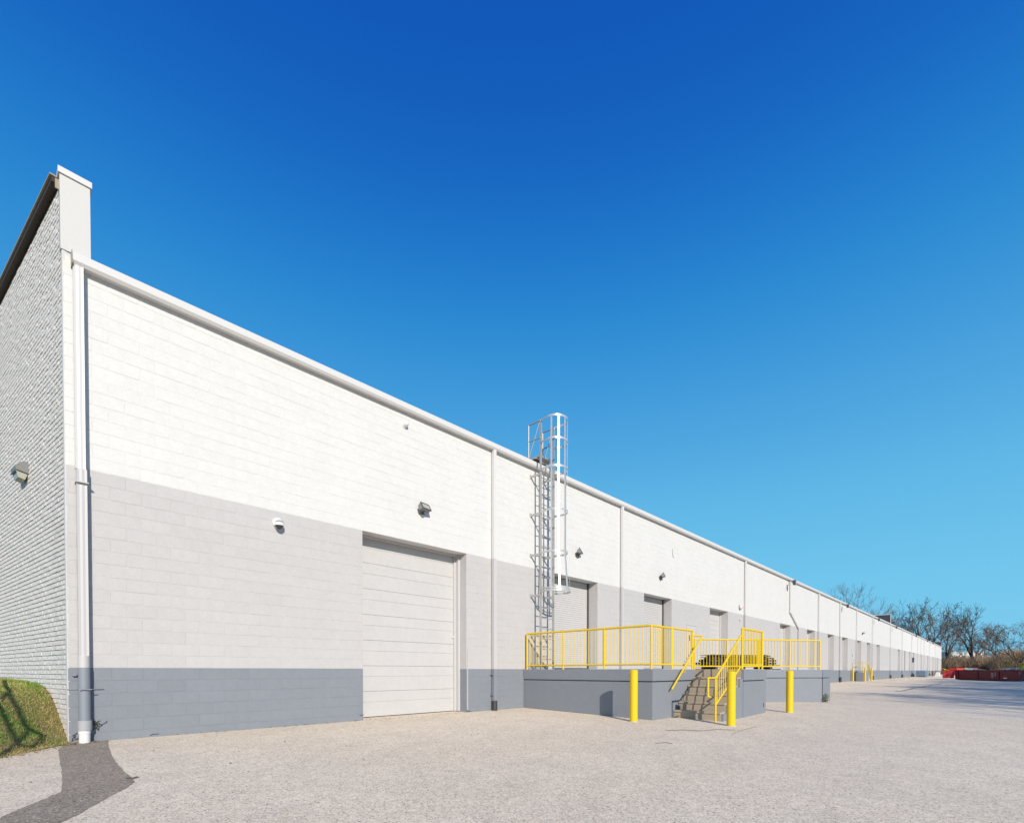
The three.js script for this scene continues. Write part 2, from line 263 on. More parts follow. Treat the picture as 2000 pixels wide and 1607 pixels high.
{
  const ZB = -0.0035, ZT = -0.5, spans = (cut) => { const o = []; let x = 0; for (const [a, b] of cut.slice().sort((p, q) => p[0] - q[0])) { o.push([x, a]); x = b; } o.push([x, LEN]); return o; };
  part('white_band', box(0, LEN, HEAD, EAVE + 0.14, ZT, ZB), M.white, frontWall);
  for (const [a, b] of spans(openings)) part('grey_band', box(a, b, DOCK, HEAD, ZT, ZB), M.grey, frontWall);
  for (const [a, b] of spans([bigDoor])) part('base_band', box(a, b, -0.45, DOCK, ZT, ZB), M.blue, frontWall);
  const r = rng(31), all = [];
  for (let c = -6; c < 30; c++) {
    const y0 = DOCK + c * COURSE, y1 = Math.min(y0 + COURSE, EAVE + 0.1); if (y1 - y0 < 0.05) continue; const band = c < 0 ? 'blue' : c < 15 ? 'grey' : 'white';
    const cuts = [...openings, ...manOpen].filter(([, , a, b]) => y0 < b - 0.02 && y1 > a + 0.02);
    const off = 0.33 + (((c % 2) + 2) % 2 ? BLK / 2 : 0) - 2 * BLK; // head joints measured near the corner
    for (let x = off; x < 62; x += BLK) {
      let segs = [[Math.max(x, 0.0), x + BLK]];
      for (const [a, b] of cuts) segs = segs.flatMap(([p, q]) => (b <= p || a >= q ? [[p, q]] : [[p, Math.min(q, a)], [Math.max(p, b), q]].filter(([s, t]) => t - s > 0.04)));
      for (const [p, q] of segs) if (q - p > 0.02) all.push({ x: (p + q) / 2, y: (y0 + y1) / 2, w: q - p, h: y1 - y0, band, d: 0.004 * (r() - 0.7) * (r() < 0.25 ? 1 : 0.45), t: r() });
    }
  }
  // blocks that show largest are meshes of their own, the rest is joined
  const seen = all.slice().sort((a, b) => a.x - b.x); const own = new Set(seen.slice(0, 300));
  const variants = [0, 1, 2, 3, 4].map(() => chamfered(BLK - 0.009, COURSE - 0.009, 0.02, 0.0022, r, 0.0012, 3, 1));
  const rest = { white: [], grey: [], blue: [] };
  for (const b of all) {
    if (own.has(b)) {
      const m = new THREE.Mesh(variants[Math.floor(b.t * 5)], bandMats[b.band][b.t * 97 % 1 < 0.6 ? 0 : b.t * 97 % 1 < 0.85 ? 1 : 2]); m.name = 'block'; m.castShadow = m.receiveShadow = true;
      m.position.set(b.x, b.y, -0.02 + b.d); m.scale.set((b.w - 0.009) / (BLK - 0.009), (b.h - 0.009) / (COURSE - 0.009), 1); frontWall.add(m);
    } else { const g = chamfered(b.w - 0.009, b.h - 0.009, 0.02 + b.d, 0.0022, r, 0.001, 1, 1); g.translate(b.x, b.y, -0.02); rest[b.band].push(metric(g)); }
  }
  for (const k of Object.keys(rest)) { const m = part('block_field', rest[k], bandMats[k][0], frontWall); m.userData.kind = 'stuff'; }
}
// roof, gutter, drip edge
part('roof', sweepX([[0.02, EAVE + 0.14], [0.02, EAVE + 0.17], [-28, 8.0], [-28, 7.8], [-0.45, EAVE + 0.1]], 0.36, LEN - 0.36), M.membrane, building);
part('gutter', sweepX([[0.001, EAVE - 0.005], [0.115, EAVE - 0.012], [0.15, EAVE + 0.03], [0.155, EAVE + 0.14], [0.145, EAVE + 0.142], [0.14, EAVE + 0.115], [0.001, EAVE + 0.115]], 0.1, LEN), M.whiteMetal, building);
part('drip_edge', sweepX([[0.001, EAVE + 0.15], [0.098, EAVE + 0.145], [0.1, EAVE + 0.128], [0.106, EAVE + 0.128], [0.108, EAVE + 0.175], [0.001, EAVE + 0.185]], 0.1, LEN), M.whiteMetal, building);
part('gutter_end_cap', box(0.094, 0.1, EAVE - 0.03, EAVE + 0.17, 0.002, 0.162), mat(C(0.36, 0.31, 0.26), { roughness: 0.8 }), building);
part('rear_wall', [box(0, LEN, -0.4, 7.7, -28.2, -28), box(LEN - 0.25, LEN, -0.4, 7.35, -28, -0.51)], M.white, building);
// cross parapets that stand above the roof
for (const x of [83.1, 170.9]) {
  const p = sub('roof_parapet', building);
  part('membrane_face', box(x - 0.36, x - 0.02, 7.3, 8.6, -26, -0.02), M.membrane, p); part('end_panel', box(x - 0.38, x + 0.0, EAVE + 0.2, 8.6, -0.016, 0.004), M.panel, p); part('coping', box(x - 0.42, x + 0.05, 8.6, 8.69, -26, 0.05), M.whiteMetal, p);
}
// end wall of painted brick, turned a little from square
{
  const w = sub('end_wall', building); w.rotation.y = -Math.acos(0.135); const TH = 0.3, L = 30, TOP = 8.48, BC = 0.0762, BL = 0.2032;
  const brickMat = [1, 0.96, 0.92].map((k) => mat(tone(C(0.69, 0.662, 0.635), k), { bumpMap: roughBump, bumpScale: 0.004, roughness: 0.8 }));
  part('brick_backing', box(-L, -0.03, -0.3, TOP, -TH, -0.0115), mat(C(0.64, 0.615, 0.59), { bumpMap: roughBump, bumpScale: 0.01, roughness: 0.9 }), w);
  part('corner_trim', box(-0.055, 0.0, -0.2, TOP, -0.3, 0.004), mat(C(0.56, 0.55, 0.55), { roughness: 0.6 }), w);
  const r = rng(91), variants = []; for (let i = 0; i < 8; i++) variants.push(chamfered(BL - 0.004, BC - 0.016, 0.02, 0.003, r, 0.006, 4, 2));
  const list = []; for (let c = 0; c < 112; c++) { const y = 0.02 + (c + 0.5) * BC; if (y > TOP - 0.08) break; for (let x = -0.06 - (c % 2 ? BL / 2 : 0); x > -6.6; x -= BL) { let x0 = x - BL, x1 = Math.min(x, -0.06); list.push({ x: (x0 + x1) / 2, w: x1 - x0, y }); } if (c % 2) list.push({ x: -0.06 - BL / 4, w: BL / 2, y }); }
  const score = (b) => Math.hypot(b.x, (b.y - 1.2) * 0.12); const own = new Set(list.slice().sort((a, b) => score(a) - score(b)).slice(0, 300)), rest = [];
  for (const b of list) {
    const v = variants[Math.floor(r() * 8)], dz = -0.016 - 0.004 + (r() - 0.5) * 0.005, sx = (b.w - 0.004) / (BL - 0.004);
    if (own.has(b)) { const m = new THREE.Mesh(v, brickMat[Math.floor(r() * 3)]); m.name = 'brick'; m.position.set(b.x, b.y, dz); m.scale.x = sx; m.castShadow = m.receiveShadow = true; w.add(m); } else { const g = v.clone(); g.scale(sx, 1, 1); g.translate(b.x, b.y + (r() - 0.5) * 0.003, dz); rest.push(g); }
  }
  part('brick_field', rest, brickMat[0], w).userData.kind = 'stuff';
  part('fascia', [box(-L, -0.12, 8.45, 8.53, -0.25, 0.085)], M.brown, w);
  part('drip_flashing', [box(-L, -0.11, 8.53, 8.55, -0.25, 0.11), box(-0.112, -0.09, 8.36, 8.5, 0.006, 0.05)], mat(C(0.3, 0.27, 0.2), { roughness: 0.5 }), w);
  const cap = sub('corner_parapet', building);
  part('end_panel', box(-0.02, 0.33, EAVE + 0.2, TOP + 0.055, -0.28, 0.012), M.panel, cap); part('side_panel', box(0.3, 0.331, EAVE + 0.1, TOP + 0.05, -14, -0.285), M.panel, cap);
  part('coping', [box(-0.04, 0.352, TOP + 0.06, TOP + 0.148, -0.3, 0.035)], M.whiteMetal, cap); part('coping_run', box(-0.03, 0.352, TOP + 0.06, TOP + 0.14, -14, -0.302), M.whiteMetal, cap);
}
// overhead doors
function sectionDoor(name, x0, x1, y0, y1, label, z, sec = 0.61) {
  const d = sub(name, building); if (label) d.userData.label = label;
  const n = Math.round((y1 - y0) / sec), h = (y1 - y0) / n;
  for (let i = 0; i < n; i++) { const a = y0 + i * h + 0.003, b = y0 + (i + 1) * h - 0.003, m = a + (b - a) * 0.58; part('door_section', sweepX([[z - 0.05, a], [z, a], [z, m - 0.006], [z - 0.008, m - 0.003], [z - 0.008, m + 0.003], [z, m + 0.006], [z, b], [z - 0.05, b]], x0 + 0.02, x1 - 0.02), M.doorPaint, d); }
  return d;
}
{
  const [a, b] = bigDoor, y0 = 0.075; const d = sectionDoor('overhead_door', a, b, y0, HEAD, 'wide ground-level sectional door', -REC, 0.6);
  part('jamb_frame', [box(b - 0.11, b - 0.003, y0, HEAD - 0.003, -REC + 0.004, -REC + 0.05), box(b - 0.06, b - 0.002, y0, HEAD - 0.003, -REC + 0.05, -REC + 0.16), box(a + 0.003, a + 0.08, y0, HEAD - 0.003, -REC + 0.004, -REC + 0.05)], M.greyMetal, d);
  part('head_channel', [box(a + 0.01, b - 0.01, HEAD - 0.05, HEAD - 0.003, -REC + 0.05, -REC + 0.12)], M.greyMetal, d);
  part('bottom_seal', box(a + 0.02, b - 0.02, y0 - 0.04, y0, -REC - 0.04, -REC - 0.01), M.rubber, d);
  part('jamb_guard', [box(b + 0.015, b + 0.03, 0.1, 1.75, 0.001, 0.028)], M.greyMetal, d); part('guard_foot', [box(b + 0.0, b + 0.12, 0.09, 0.115, 0.001, 0.06), box(a - 0.09, a + 0.0, 0.17, 0.185, 0.001, 0.04)], M.blueMetal, d);
  part('door_latch', box(b - 0.16, b - 0.1, 2.03, 2.07, -REC, -REC + 0.03), M.whiteMetal, d);
  part('threshold', box(a, b, -0.2, 0.035, -0.55, -0.01), M.deck, d);
}
for (const [a, b, kind] of dockDoors) {
  const d = kind === 'section' ? sectionDoor('dock_door', a, b, DOCK + 0.004, HEAD, null, -REC, 0.508) : sub('dock_door', building);
  if (kind === 'slat') { // rolling steel curtain with fine curved slats
    const prof = [[-REC - 0.04, DOCK + 0.01]]; const n = 42, h = (HEAD - DOCK - 0.02) / n; for (let i = 0; i < n; i++) { const y = DOCK + 0.01 + i * h; prof.push([-REC - 0.012, y], [-REC, y + h * 0.2], [-REC + 0.002, y + h * 0.5], [-REC - 0.002, y + h * 0.85]); } prof.push([-REC - 0.04, HEAD - 0.01]);
    part('slat_curtain', sweepX(prof, a + 0.02, b - 0.02), M.doorPaint, d); part('guide_track', [box(b - 0.05, b - 0.002, DOCK + 0.005, HEAD - 0.002, -REC + 0.006, -REC + 0.05), box(a + 0.002, a + 0.05, DOCK + 0.005, HEAD - 0.002, -REC + 0.006, -REC + 0.05)], M.darkSteel, d);
    part('bottom_bar', box(a + 0.1, b - 0.1, DOCK + 0.006, DOCK + 0.05, -REC, -REC + 0.03), M.darkSteel, d);
  } else if (kind === 'open') part('dock_floor', box(a - 4, b + 6, DOCK - 0.15, DOCK - 0.004, -27.9, -0.502), M.deck, d);
  else part('jamb_frame', [box(b - 0.09, b - 0.003, DOCK + 0.005, HEAD - 0.003, -REC + 0.004, -REC + 0.06)], M.greyMetal, d);
}
for (const [a, b] of manDoors) {
  const d = sub('personnel_door', building), t = DOCK + 2.03;
  part('leaf', box(a, b, DOCK + 0.01, t, -0.02, 0.002), M.doorPaint, d);
  part('frame', [box(a - 0.055, a - 0.003, DOCK + 0.003, t + 0.05, -0.003, 0.022), box(b + 0.003, b + 0.055, DOCK + 0.003, t + 0.05, -0.003, 0.022), box(a - 0.003, b + 0.003, t + 0.003, t + 0.05, -0.003, 0.02)], M.greyMetal, d);
  part('vision_pane', box(a + 0.17, a + 0.29, DOCK + 1.32, DOCK + 1.58, 0.003, 0.008), M.smoked, d); part('handle', box(b - 0.2, b - 0.08, DOCK + 1.0, DOCK + 1.03, 0.004, 0.05), M.darkSteel, d);
}
// downspouts, painted to match the bands they cross
function corrugated(x, z, y0, y1, w = 0.1, dp = 0.085) {
  const s = new THREE.Shape(); const pts = [], n = 2; for (let i = 0; i <= n * 2; i++) pts.push([-w / 2 + w * i / (n * 2), dp / 2 - (i % 2 ? 0.005 : 0)]); for (let i = 0; i <= 4; i++) pts.push([w / 2 - (i % 2 ? 0.006 : 0), dp / 2 - dp * (i + 0.5) / 5]); pts.push([w / 2, -dp / 2], [-w / 2, -dp / 2]);
  s.setFromPoints(pts.map(([a, b]) => new THREE.Vector2(a, -b))); const g = new THREE.ExtrudeGeometry(s, { depth: y1 - y0, bevelEnabled: false }); g.rotateX(-Math.PI / 2); g.translate(x, y0, z); return metric(g);
}
const spouts = [8.92, 15.56, 28.4, 0, 44.6, 52.2, 59.7, 68.8, 82.4, 94.2, 106, 115, 120.6, 126.4, 137.9, 152];
for (const x of spouts) {
  if (!x) { // the one that jogs sideways around a door
    const d = sub('downspout', building), z = 0.075; part('white_pipe', [corrugated(36.92, z, 5.05, EAVE + 0.02), rod(V(36.92, 5.1, z), V(39.0, 4.1, z), 0.05, 8)], M.whiteMetal, d); part('grey_pipe', corrugated(39.0, z, DOCK, 4.12), M.greyMetal, d); part('base_pipe', corrugated(39.0, z, 0.3, DOCK - 0.002), M.blueMetal, d); continue;
  }
  const d = sub('downspout', building), z = 0.078, g = lotY(x, 0);
  part('white_pipe', corrugated(x, z, HEAD + 0.002, EAVE + 0.0), M.whiteMetal, d); part('grey_pipe', corrugated(x, z, DOCK + 0.002, HEAD), M.greyMetal, d); part('base_pipe', corrugated(x, z, g + 0.2, DOCK), M.blueMetal, d);
  part('boot', [(() => { const c = new THREE.CylinderGeometry(x > 40 ? 0.1 : 0.078, x > 40 ? 0.11 : 0.082, x > 40 ? 0.5 : 0.3, 16); c.translate(x, g + (x > 40 ? 0.2 : 0.12), z + (x > 40 ? 0.04 : 0.01)); return metric(c); })()], M.black, d);
  for (const y of [0.42, 0.98]) part('strap', box(x - 0.09, x + 0.062, g + y, g + y + 0.03, 0.002, 0.126), M.blueMetal, d);
}
{ // corner downspout: corrugated pipe above, round grey pipe below, white outlet
  const d = sub('corner_downspout', building), x = 0.17, z = 0.08, g = lotY(x, z);
  part('white_pipe', [corrugated(x, z, HEAD - 0.05, EAVE + 0.01, 0.12, 0.075)], M.whiteMetal, d); part('grey_pipe', [corrugated(x + 0.012, z, DOCK + 0.15, HEAD - 0.045, 0.122, 0.075), metric(rod(V(x + 0.012, DOCK + 0.001, z), V(x + 0.012, DOCK + 0.18, z), 0.072, 20))], M.greyMetal, d);
  part('collar', box(x - 0.064, x + 0.088, HEAD - 0.26, HEAD - 0.245, 0.002, 0.16), M.greyMetal, d);
  part('base_pipe', [rod(V(x + 0.015, 0.36, z), V(x + 0.015, DOCK, z), 0.074, 24)], M.blueMetal, d); part('coupling', [rod(V(x + 0.015, 0.24, z), V(x + 0.015, 0.39, z), 0.088, 24)], mat(C(0.34, 0.35, 0.37), { roughness: 0.7 }), d);
  part('outlet', [rod(V(x + 0.012, g - 0.05, z), V(x + 0.012, 0.26, z), 0.07, 24), rod(V(x + 0.012, 0.19, z), V(x + 0.012, 0.262, z), 0.076, 24)], M.pvc, d);
  part('strap', [box(x - 0.18, x - 0.06, 0.86, 0.874, 0.004, 0.012), box(x - 0.062, x + 0.095, 0.86, 0.874, 0.178, 0.183), box(x + 0.09, x + 0.25, 0.862, 0.872, 0.004, 0.03), box(x - 0.12, x - 0.07, 1.07, 1.1, 0.004, 0.05)], M.blueMetal, d);
}

// ---------------------------------------------------------------- things fixed to the wall
function floodlight(x, y, label, turn = 0.35) {
  const o = thing('floodlight', label, 'floodlight', 'floodlights along the long wall', [x, y, 0]);
  const head = new THREE.Group();
  const b = sub('housing', o); b.position.set(0, 0.1, 0.17); b.rotation.set(-0.5, turn, 0, 'YXZ');
  part('shell', slabSide([[-0.11, -0.05], [0.0, -0.085], [0.005, 0.085], [-0.11, 0.05]], 0.3), M.bronze, b); part('lens', box(-0.13, 0.13, -0.07, 0.07, 0.006, 0.01), M.lens, b);
  part('bezel', [box(-0.15, -0.13, -0.09, 0.09, -0.002, 0.018), box(0.13, 0.15, -0.09, 0.09, -0.002, 0.018), box(-0.13, 0.13, 0.07, 0.09, -0.002, 0.018), box(-0.13, 0.13, -0.09, -0.07, -0.002, 0.018)], M.darkSteel, b);
  part('knuckle', [rod(V(0, -0.04, 0.04), V(0, 0.03, 0.12), 0.025, 10)], M.darkSteel, o); part('wall_box', [rod(V(0, -0.05, 0.0), V(0, -0.05, 0.05), 0.055, 16)], M.bronze, o);
  return o;
}
function slabSide(prof, w) { return sweepX(prof, -w / 2, w / 2); }
floodlight(6.53, 5.0, 'floodlight above the wide ground-level door', 0.2); floodlight(12.85, 5.02, 'floodlight beside the caged ladder', 0.5); floodlight(18.65, 5.02, 'floodlight above the second roller door, past the ladder', 0.5); floodlight(62.9, 5.0, 'small floodlight above the far dock doors', 0.5);
{ // wall pack on the brick end wall
  const o = thing('wall_pack_light', 'grey wall pack light on the brick end wall', 'wall light'); o.rotation.y = -Math.acos(0.135); const p = V(-0.135 * 2.36, 4.62, -0.991 * 2.36); o.position.copy(p); o.scale.setScalar(0.85);
  part('housing', slabSide([[-0.0, -0.02], [0.19, 0.02], [0.2, 0.1], [0.1, 0.2], [0.0, 0.22]], 0.42), M.bronze, o); part('lens', slabSide([[0.004, -0.024], [0.05, -0.15], [0.15, -0.12], [0.186, 0.012]], 0.34), M.lens, o); part('hinge', box(-0.2, 0.2, -0.02, 0.0, 0.19, 0.205), M.darkSteel, o);
}
{ // dome camera
  const o = thing('security_camera', 'white dome security camera on the grey band', 'camera', null, [3.1, 3.95, 0]);
  part('wall_plate', [rod(V(0, 0.06, 0), V(0, 0.06, 0.05), 0.1, 20)], M.pvc, o); part('hood', [rod(V(0, 0.0, 0.1), V(0, 0.05, 0.1), 0.085, 20), rod(V(0, 0.05, 0.1), V(0, 0.085, 0.08), 0.085, 20, 0.05)], M.pvc, o);
  const g = new THREE.SphereGeometry(0.07, 18, 10, 0, Math.PI * 2, Math.PI / 2, Math.PI / 2); g.translate(0, 0, 0.1); part('dome', g, M.smoked, o);
}
{ const o = thing('conduit_hood', 'small white vent hood high on the white wall', 'vent', null, [6.05, 6.93, 0]); part('hood', [rod(V(0, 0, 0), V(0, 0.02, 0.07), 0.06, 14), ball(V(0, 0.02, 0.07), 0.058, 12)], M.pvc, o); part('collar', [rod(V(0, 0, 0), V(0, 0, 0.012), 0.075, 16)], M.whiteMetal, o); }
{ const o = thing('conduit_stub', 'thin conduit stub on the white wall past the ladder', 'conduit', null, [19.75, 6.1, 0]); part('tube', pipePath([V(0, 0.3, 0.03), V(0.02, 0, 0.03), V(0.08, -0.03, 0.05)], 0.018, 8), M.whiteMetal, o); part('clip', box(-0.04, 0.05, 0.1, 0.13, 0, 0.03), M.whiteMetal, o); }
{ const o = thing('alarm_bell', 'round alarm bell beside a downspout', 'bell', null, [27.7, 4.62, 0]); const l = new THREE.LatheGeometry([[0, 0.11], [0.06, 0.105], [0.11, 0.08], [0.14, 0.03], [0.145, 0.0]].map(([a, b]) => new THREE.Vector2(a, b)), 20); l.rotateX(Math.PI / 2); l.translate(0, 0, 0.06); part('gong', l, mat(C(0.6, 0.52, 0.5), { roughness: 0.4 }), o); part('back_box', box(-0.06, 0.06, -0.06, 0.06, 0, 0.06), M.whiteMetal, o); }
{ const o = thing('hose_bib', 'small white fitting under the alarm bell', 'fitting', null, [27.65, 3.98, 0]); part('stub', pipePath([V(0, 0, 0), V(0, 0, 0.09), V(-0.03, -0.09, 0.12)], 0.028, 8), M.whiteMetal, o); part('flange', [rod(V(0, 0, 0), V(0, 0, 0.012), 0.06, 12)], M.whiteMetal, o); }
[36.2, 52.9, 69.8, 84.0, 107.5, 127.5, 139.5].forEach((x, i) => {
  const o = thing('eave_floodlight', 'small floodlight on an arm under the gutter', 'floodlight', 'arm floodlights under the gutter', [x, EAVE - 0.12, 0]); o.scale.setScalar(1.2);
  part('arm', pipePath([V(0.35, 0.06, 0.02), V(0.3, 0.02, 0.3), V(0, -0.02, 0.42)], 0.025, 8), M.bronze, o); const h = part('head', box(-0.12, 0.08, -0.26, 0.0, 0.36, 0.5), M.darkSteel, o); part('lens', box(-0.1, 0.06, -0.24, -0.02, 0.501, 0.506), M.lens, o);
});
{ const o = thing('wall_meter', 'dark box on the far grey wall above junk', 'meter box', null, [107.6, 2.6, 0]); part('case', box(-0.35, 0.35, 0, 0.75, 0, 0.25), M.darkSteel, o); part('pipe', [rod(V(0, 0, 0.1), V(0, -1.3, 0.1), 0.04, 8)], M.greyMetal, o); }

// ---------------------------------------------------------------- caged ladder
{
  const o = thing('caged_ladder', 'galvanised roof ladder with safety cage', 'ladder', null, [10.825, 0, 0]); const Z = 0.395, H = 0.295, y0 = DOCK - 0.004, yT = 8.5;
  for (const s of [-1, 1]) part('side_rail', box(s * H - 0.012, s * H + 0.012, y0, yT, Z - 0.035, Z + 0.035), M.galv, o);
  for (let y = y0 + 0.3; y < 7.45; y += 0.305) part('rung', [rod(V(-H, y, Z), V(H, y, Z), 0.0135, 8)], M.galv, o);
  for (const y of [1.32, 2.2, 3.39, 4.6, 5.8, 6.95]) for (const s of [-1, 1]) part('wall_bracket', [box(s * H - 0.01, s * H + 0.01, y - 0.03, y + 0.03, 0.006, Z - 0.036), box(s * H - 0.05, s * H + 0.05, y - 0.06, y + 0.06, 0.001, 0.006)], M.galv, o);
  const RC = 0.36, CZ = Z + 0.33; // hoops: straight legs then a half circle
  const hoop = (R, dz) => { const p = [[-H - 0.014, Z]]; for (let i = 0; i <= 18; i++) { const a = Math.PI * i / 18; p.push([-Math.cos(a) * R, CZ + dz + Math.sin(a) * R * 0.95]); } p.push([H + 0.014, Z]); return p; };
  const band = (pts, y, h) => { const P = [], out = 0.006; for (let i = 0; i + 1 < pts.length; i++) { const [ax, az] = pts[i], [bx, bz] = pts[i + 1], L = Math.hypot(bx - ax, bz - az), nx = -(bz - az) / L * out, nz = (bx - ax) / L * out; const q = [[ax, az], [bx, bz], [bx + nx, bz + nz], [ax + nx, az + nz]]; P.push(prism(q[0] && (((q[1][0] - q[0][0]) * (q[2][1] - q[0][1]) - (q[2][0] - q[0][0]) * (q[1][1] - q[0][1])) > 0) ? q.slice().reverse() : q, y - h / 2, y + h / 2)); } return P; };
  const levels = [[8.5, RC, 0], [7.86, RC, 0], [7.06, RC, 0], [5.82, RC, 0], [4.62, RC, 0], [3.48, RC + 0.07, 0.03]];
  for (const [y, R, dz] of levels) part('cage_hoop', band(hoop(R, dz), y, 0.055), M.alu, o);
  part('cage_skirt', band(hoop(RC + 0.05, 0.02), 3.56, 0.03), M.alu, o);
  for (const a of [0.1, 0.3, 0.5, 0.7, 0.9]) { const t = Math.PI * a, cx = -Math.cos(t), sz = Math.sin(t) * 0.95, p = (R, dz, y) => V(cx * (R - 0.008), y, CZ + dz + sz * (R - 0.008)); const pts = [p(RC, 0, 8.53), p(RC, 0, 4.62), p(RC + 0.07, 0.03, 3.46)]; const gs = []; for (let i = 0; i < 2; i++) { const d = V().subVectors(pts[i + 1], pts[i]), L = d.length(); const g = new THREE.BoxGeometry(0.05, L, 0.006); g.rotateY(Math.atan2(cx, sz)); g.applyQuaternion(new THREE.Quaternion().setFromUnitVectors(V(0, -1, 0), d.clone().normalize())); g.translate((pts[i].x + pts[i + 1].x) / 2, (pts[i].y + pts[i + 1].y) / 2, (pts[i].z + pts[i + 1].z) / 2); gs.push(metric(g)); } part('cage_strap', gs, M.alu, o); }
  // walk-through handrails and step at the roof edge
  for (const s of [-1, 1]) part('walk_through_rail', [...pipePath([V(s * (H + 0.03), 7.45, -0.06), V(s * (H + 0.03), 8.5, -0.06), V(s * (H + 0.02), 8.5, Z)], 0.021, 8), rod(V(s * (H + 0.03), 8.0, -0.06), V(s * (H + 0.02), 8.0, Z), 0.017, 8), rod(V(s * (H + 0.03), 7.5, -0.05), V(s * (H + 0.02), 8.46, Z - 0.04), 0.015, 8)], M.galv, o);
  part('roof_step', [box(-H, H, 7.49, 7.52, -0.1, Z - 0.04), box(-H, H, 7.45, 7.488, 0.2, 0.24), box(-H - 0.02, -H + 0.02, 7.45, 7.488, -0.15, 0.19), box(H - 0.02, H + 0.02, 7.45, 7.488, -0.15, 0.19)], M.galv, o);
}

// ---------------------------------------------------------------- dock platform with stair
const stairX0 = 11.295, stairX1 = 12.635, landX1 = 14.43, landZ = 5.46, RISE = (DOCK - 0.006 - (-0.055)) / 6;
{
  const o = thing('loading_platform', 'blue-grey concrete dock platform with a short stair', 'platform');
  const P = [[10.2, 0.012], [10.2, 4.2], [stairX1, 4.2], [stairX1, landZ], [landX1, landZ], [landX1, 1.55], [16.1, 2.72], [20.2, 5.6], [21.46, 5.6], [23.1, 0.012]];
  const inset = (k) => [[10.2 + k, 0.012], [10.2 + k, 4.2 - k], [stairX1 + k * 0.3, 4.2 - k], [stairX1 + k * 0.3, landZ - k], [landX1 - k, landZ - k], [landX1 - k, 1.55], [16.1, 2.72 - k], [20.2, 5.6 - k], [21.46 - k, 5.6 - k], [23.1 - k, 0.012]];
  const cl = (a) => a.slice().reverse();
  part('base_wall', prism(cl(inset(0.014)), -0.5, 0.872, 0.004), M.blue, o); part('joint_core', prism(cl(inset(0.06)), 0.872, 0.9), M.blue, o); part('slab', prism(cl(P), 0.9, DOCK - 0.01, 0.006), M.blue, o); part('deck', prism(cl(inset(0.03)), DOCK - 0.0099, DOCK - 0.004), M.deck, o);
  const st = sub('stair', o);
  for (let i = 0; i < 5; i++) { const x = stairX0 + 0.268 * i, y0 = i ? -0.055 + RISE * i - 0.02 : -0.4, y1 = -0.055 + RISE * (i + 1); part('step', slabXY([[x + 0.03, y0], [stairX1 - 0.002, y0], [stairX1 - 0.002, y1], [x + 0.006, y1], [x, y1 - 0.008], [x + 0.002, y1 - 0.045], [x + 0.022, y1 - 0.052]].map(([a, b]) => [a, b]), 4.203, landZ - 0.075 + i * 0.001), M.concrete, st); }
  part('top_riser', box(stairX1 - 0.012, stairX1 + 0.02, DOCK - 0.03 - RISE, DOCK - 0.005, 4.203, landZ - 0.07), M.concrete, st);
  const prof = [[stairX0 + 0.05, -0.4], [stairX1 - 0.003, -0.4], [stairX1 - 0.003, DOCK - 0.04 - RISE]]; for (let i = 4; i >= 0; i--) { const x = stairX0 + 0.268 * i, y1 = -0.055 + RISE * (i + 1); prof.push([x + 0.05, y1 - 0.045], [x + 0.05, y1 - 0.045 - RISE]); } prof.pop(); prof[prof.length - 1] = [stairX0 + 0.05, -0.055 + RISE - 0.045];
  part('side_cheek', slabXY(prof, landZ - 0.07, landZ - 0.022), M.blue, st);
  part('expansion_joint', [box(20.195, 20.225, -0.3, DOCK - 0.02, 5.595, 5.604)], M.darkSteel, o);
  part('drain_slot', box(14.2, 14.26, 0.13, 0.25, landZ - 0.02, landZ - 0.012), M.black, o);
}
// railings: each post, rail and baluster its own part
function runRail(o, a, b, { posts = [0, 1], top = 1.05, bottom = 0.115, gap = 0.115, y0 = DOCK - 0.006, r = 0.027 } = {}) {
  const L = a.distanceTo(b), at = (t, y) => V(a.x + (b.x - a.x) * t, y, a.z + (b.z - a.z) * t);
  part('top_rail', [rod(at(0, y0 + top), at(1, y0 + top), r, 12)], M.yellow, o); part('bottom_rail', [rod(at(0, y0 + bottom), at(1, y0 + bottom), r * 0.85, 10)], M.yellow, o);
  for (const t of posts) part('post', [rod(at(t, y0), at(t, y0 + top - 0.002), r, 12), ball(at(t, y0 + top), r * 1.0, 10)], M.yellow, o);
  const n = Math.round(L / gap); for (let i = 1; i < n; i++) { const t = i / n; if (posts.some((p) => Math.abs(p - t) * L < 0.03)) continue; part('baluster', [rod(at(t, y0 + bottom), at(t, y0 + top), 0.0098, 6)], M.yellow, o); }
}
{
  const o = thing('guard_rail', 'yellow pipe guard rail around the platform corner with sloping handrail', 'railing');
  runRail(o, V(10.26, 0, 0.1), V(10.26, 0, 4.13), { posts: [0, 0.335, 0.67] }); runRail(o, V(10.26, 0, 4.13), V(12.55, 0, 4.13), { posts: [0, 0.47, 1] });
  part('handrail', pipePath([V(12.55, 2.1, 4.14), V(12.62, 2.1, 4.29), V(12.82, 2.1, 4.29), V(11.0, 0.68, 4.29)], 0.023, 12), M.yellow, o); part('handrail_bracket', [rod(V(11.9, 1.1, 4.2), V(11.9, 1.38, 4.29), 0.012, 8)], M.yellow, o);
}
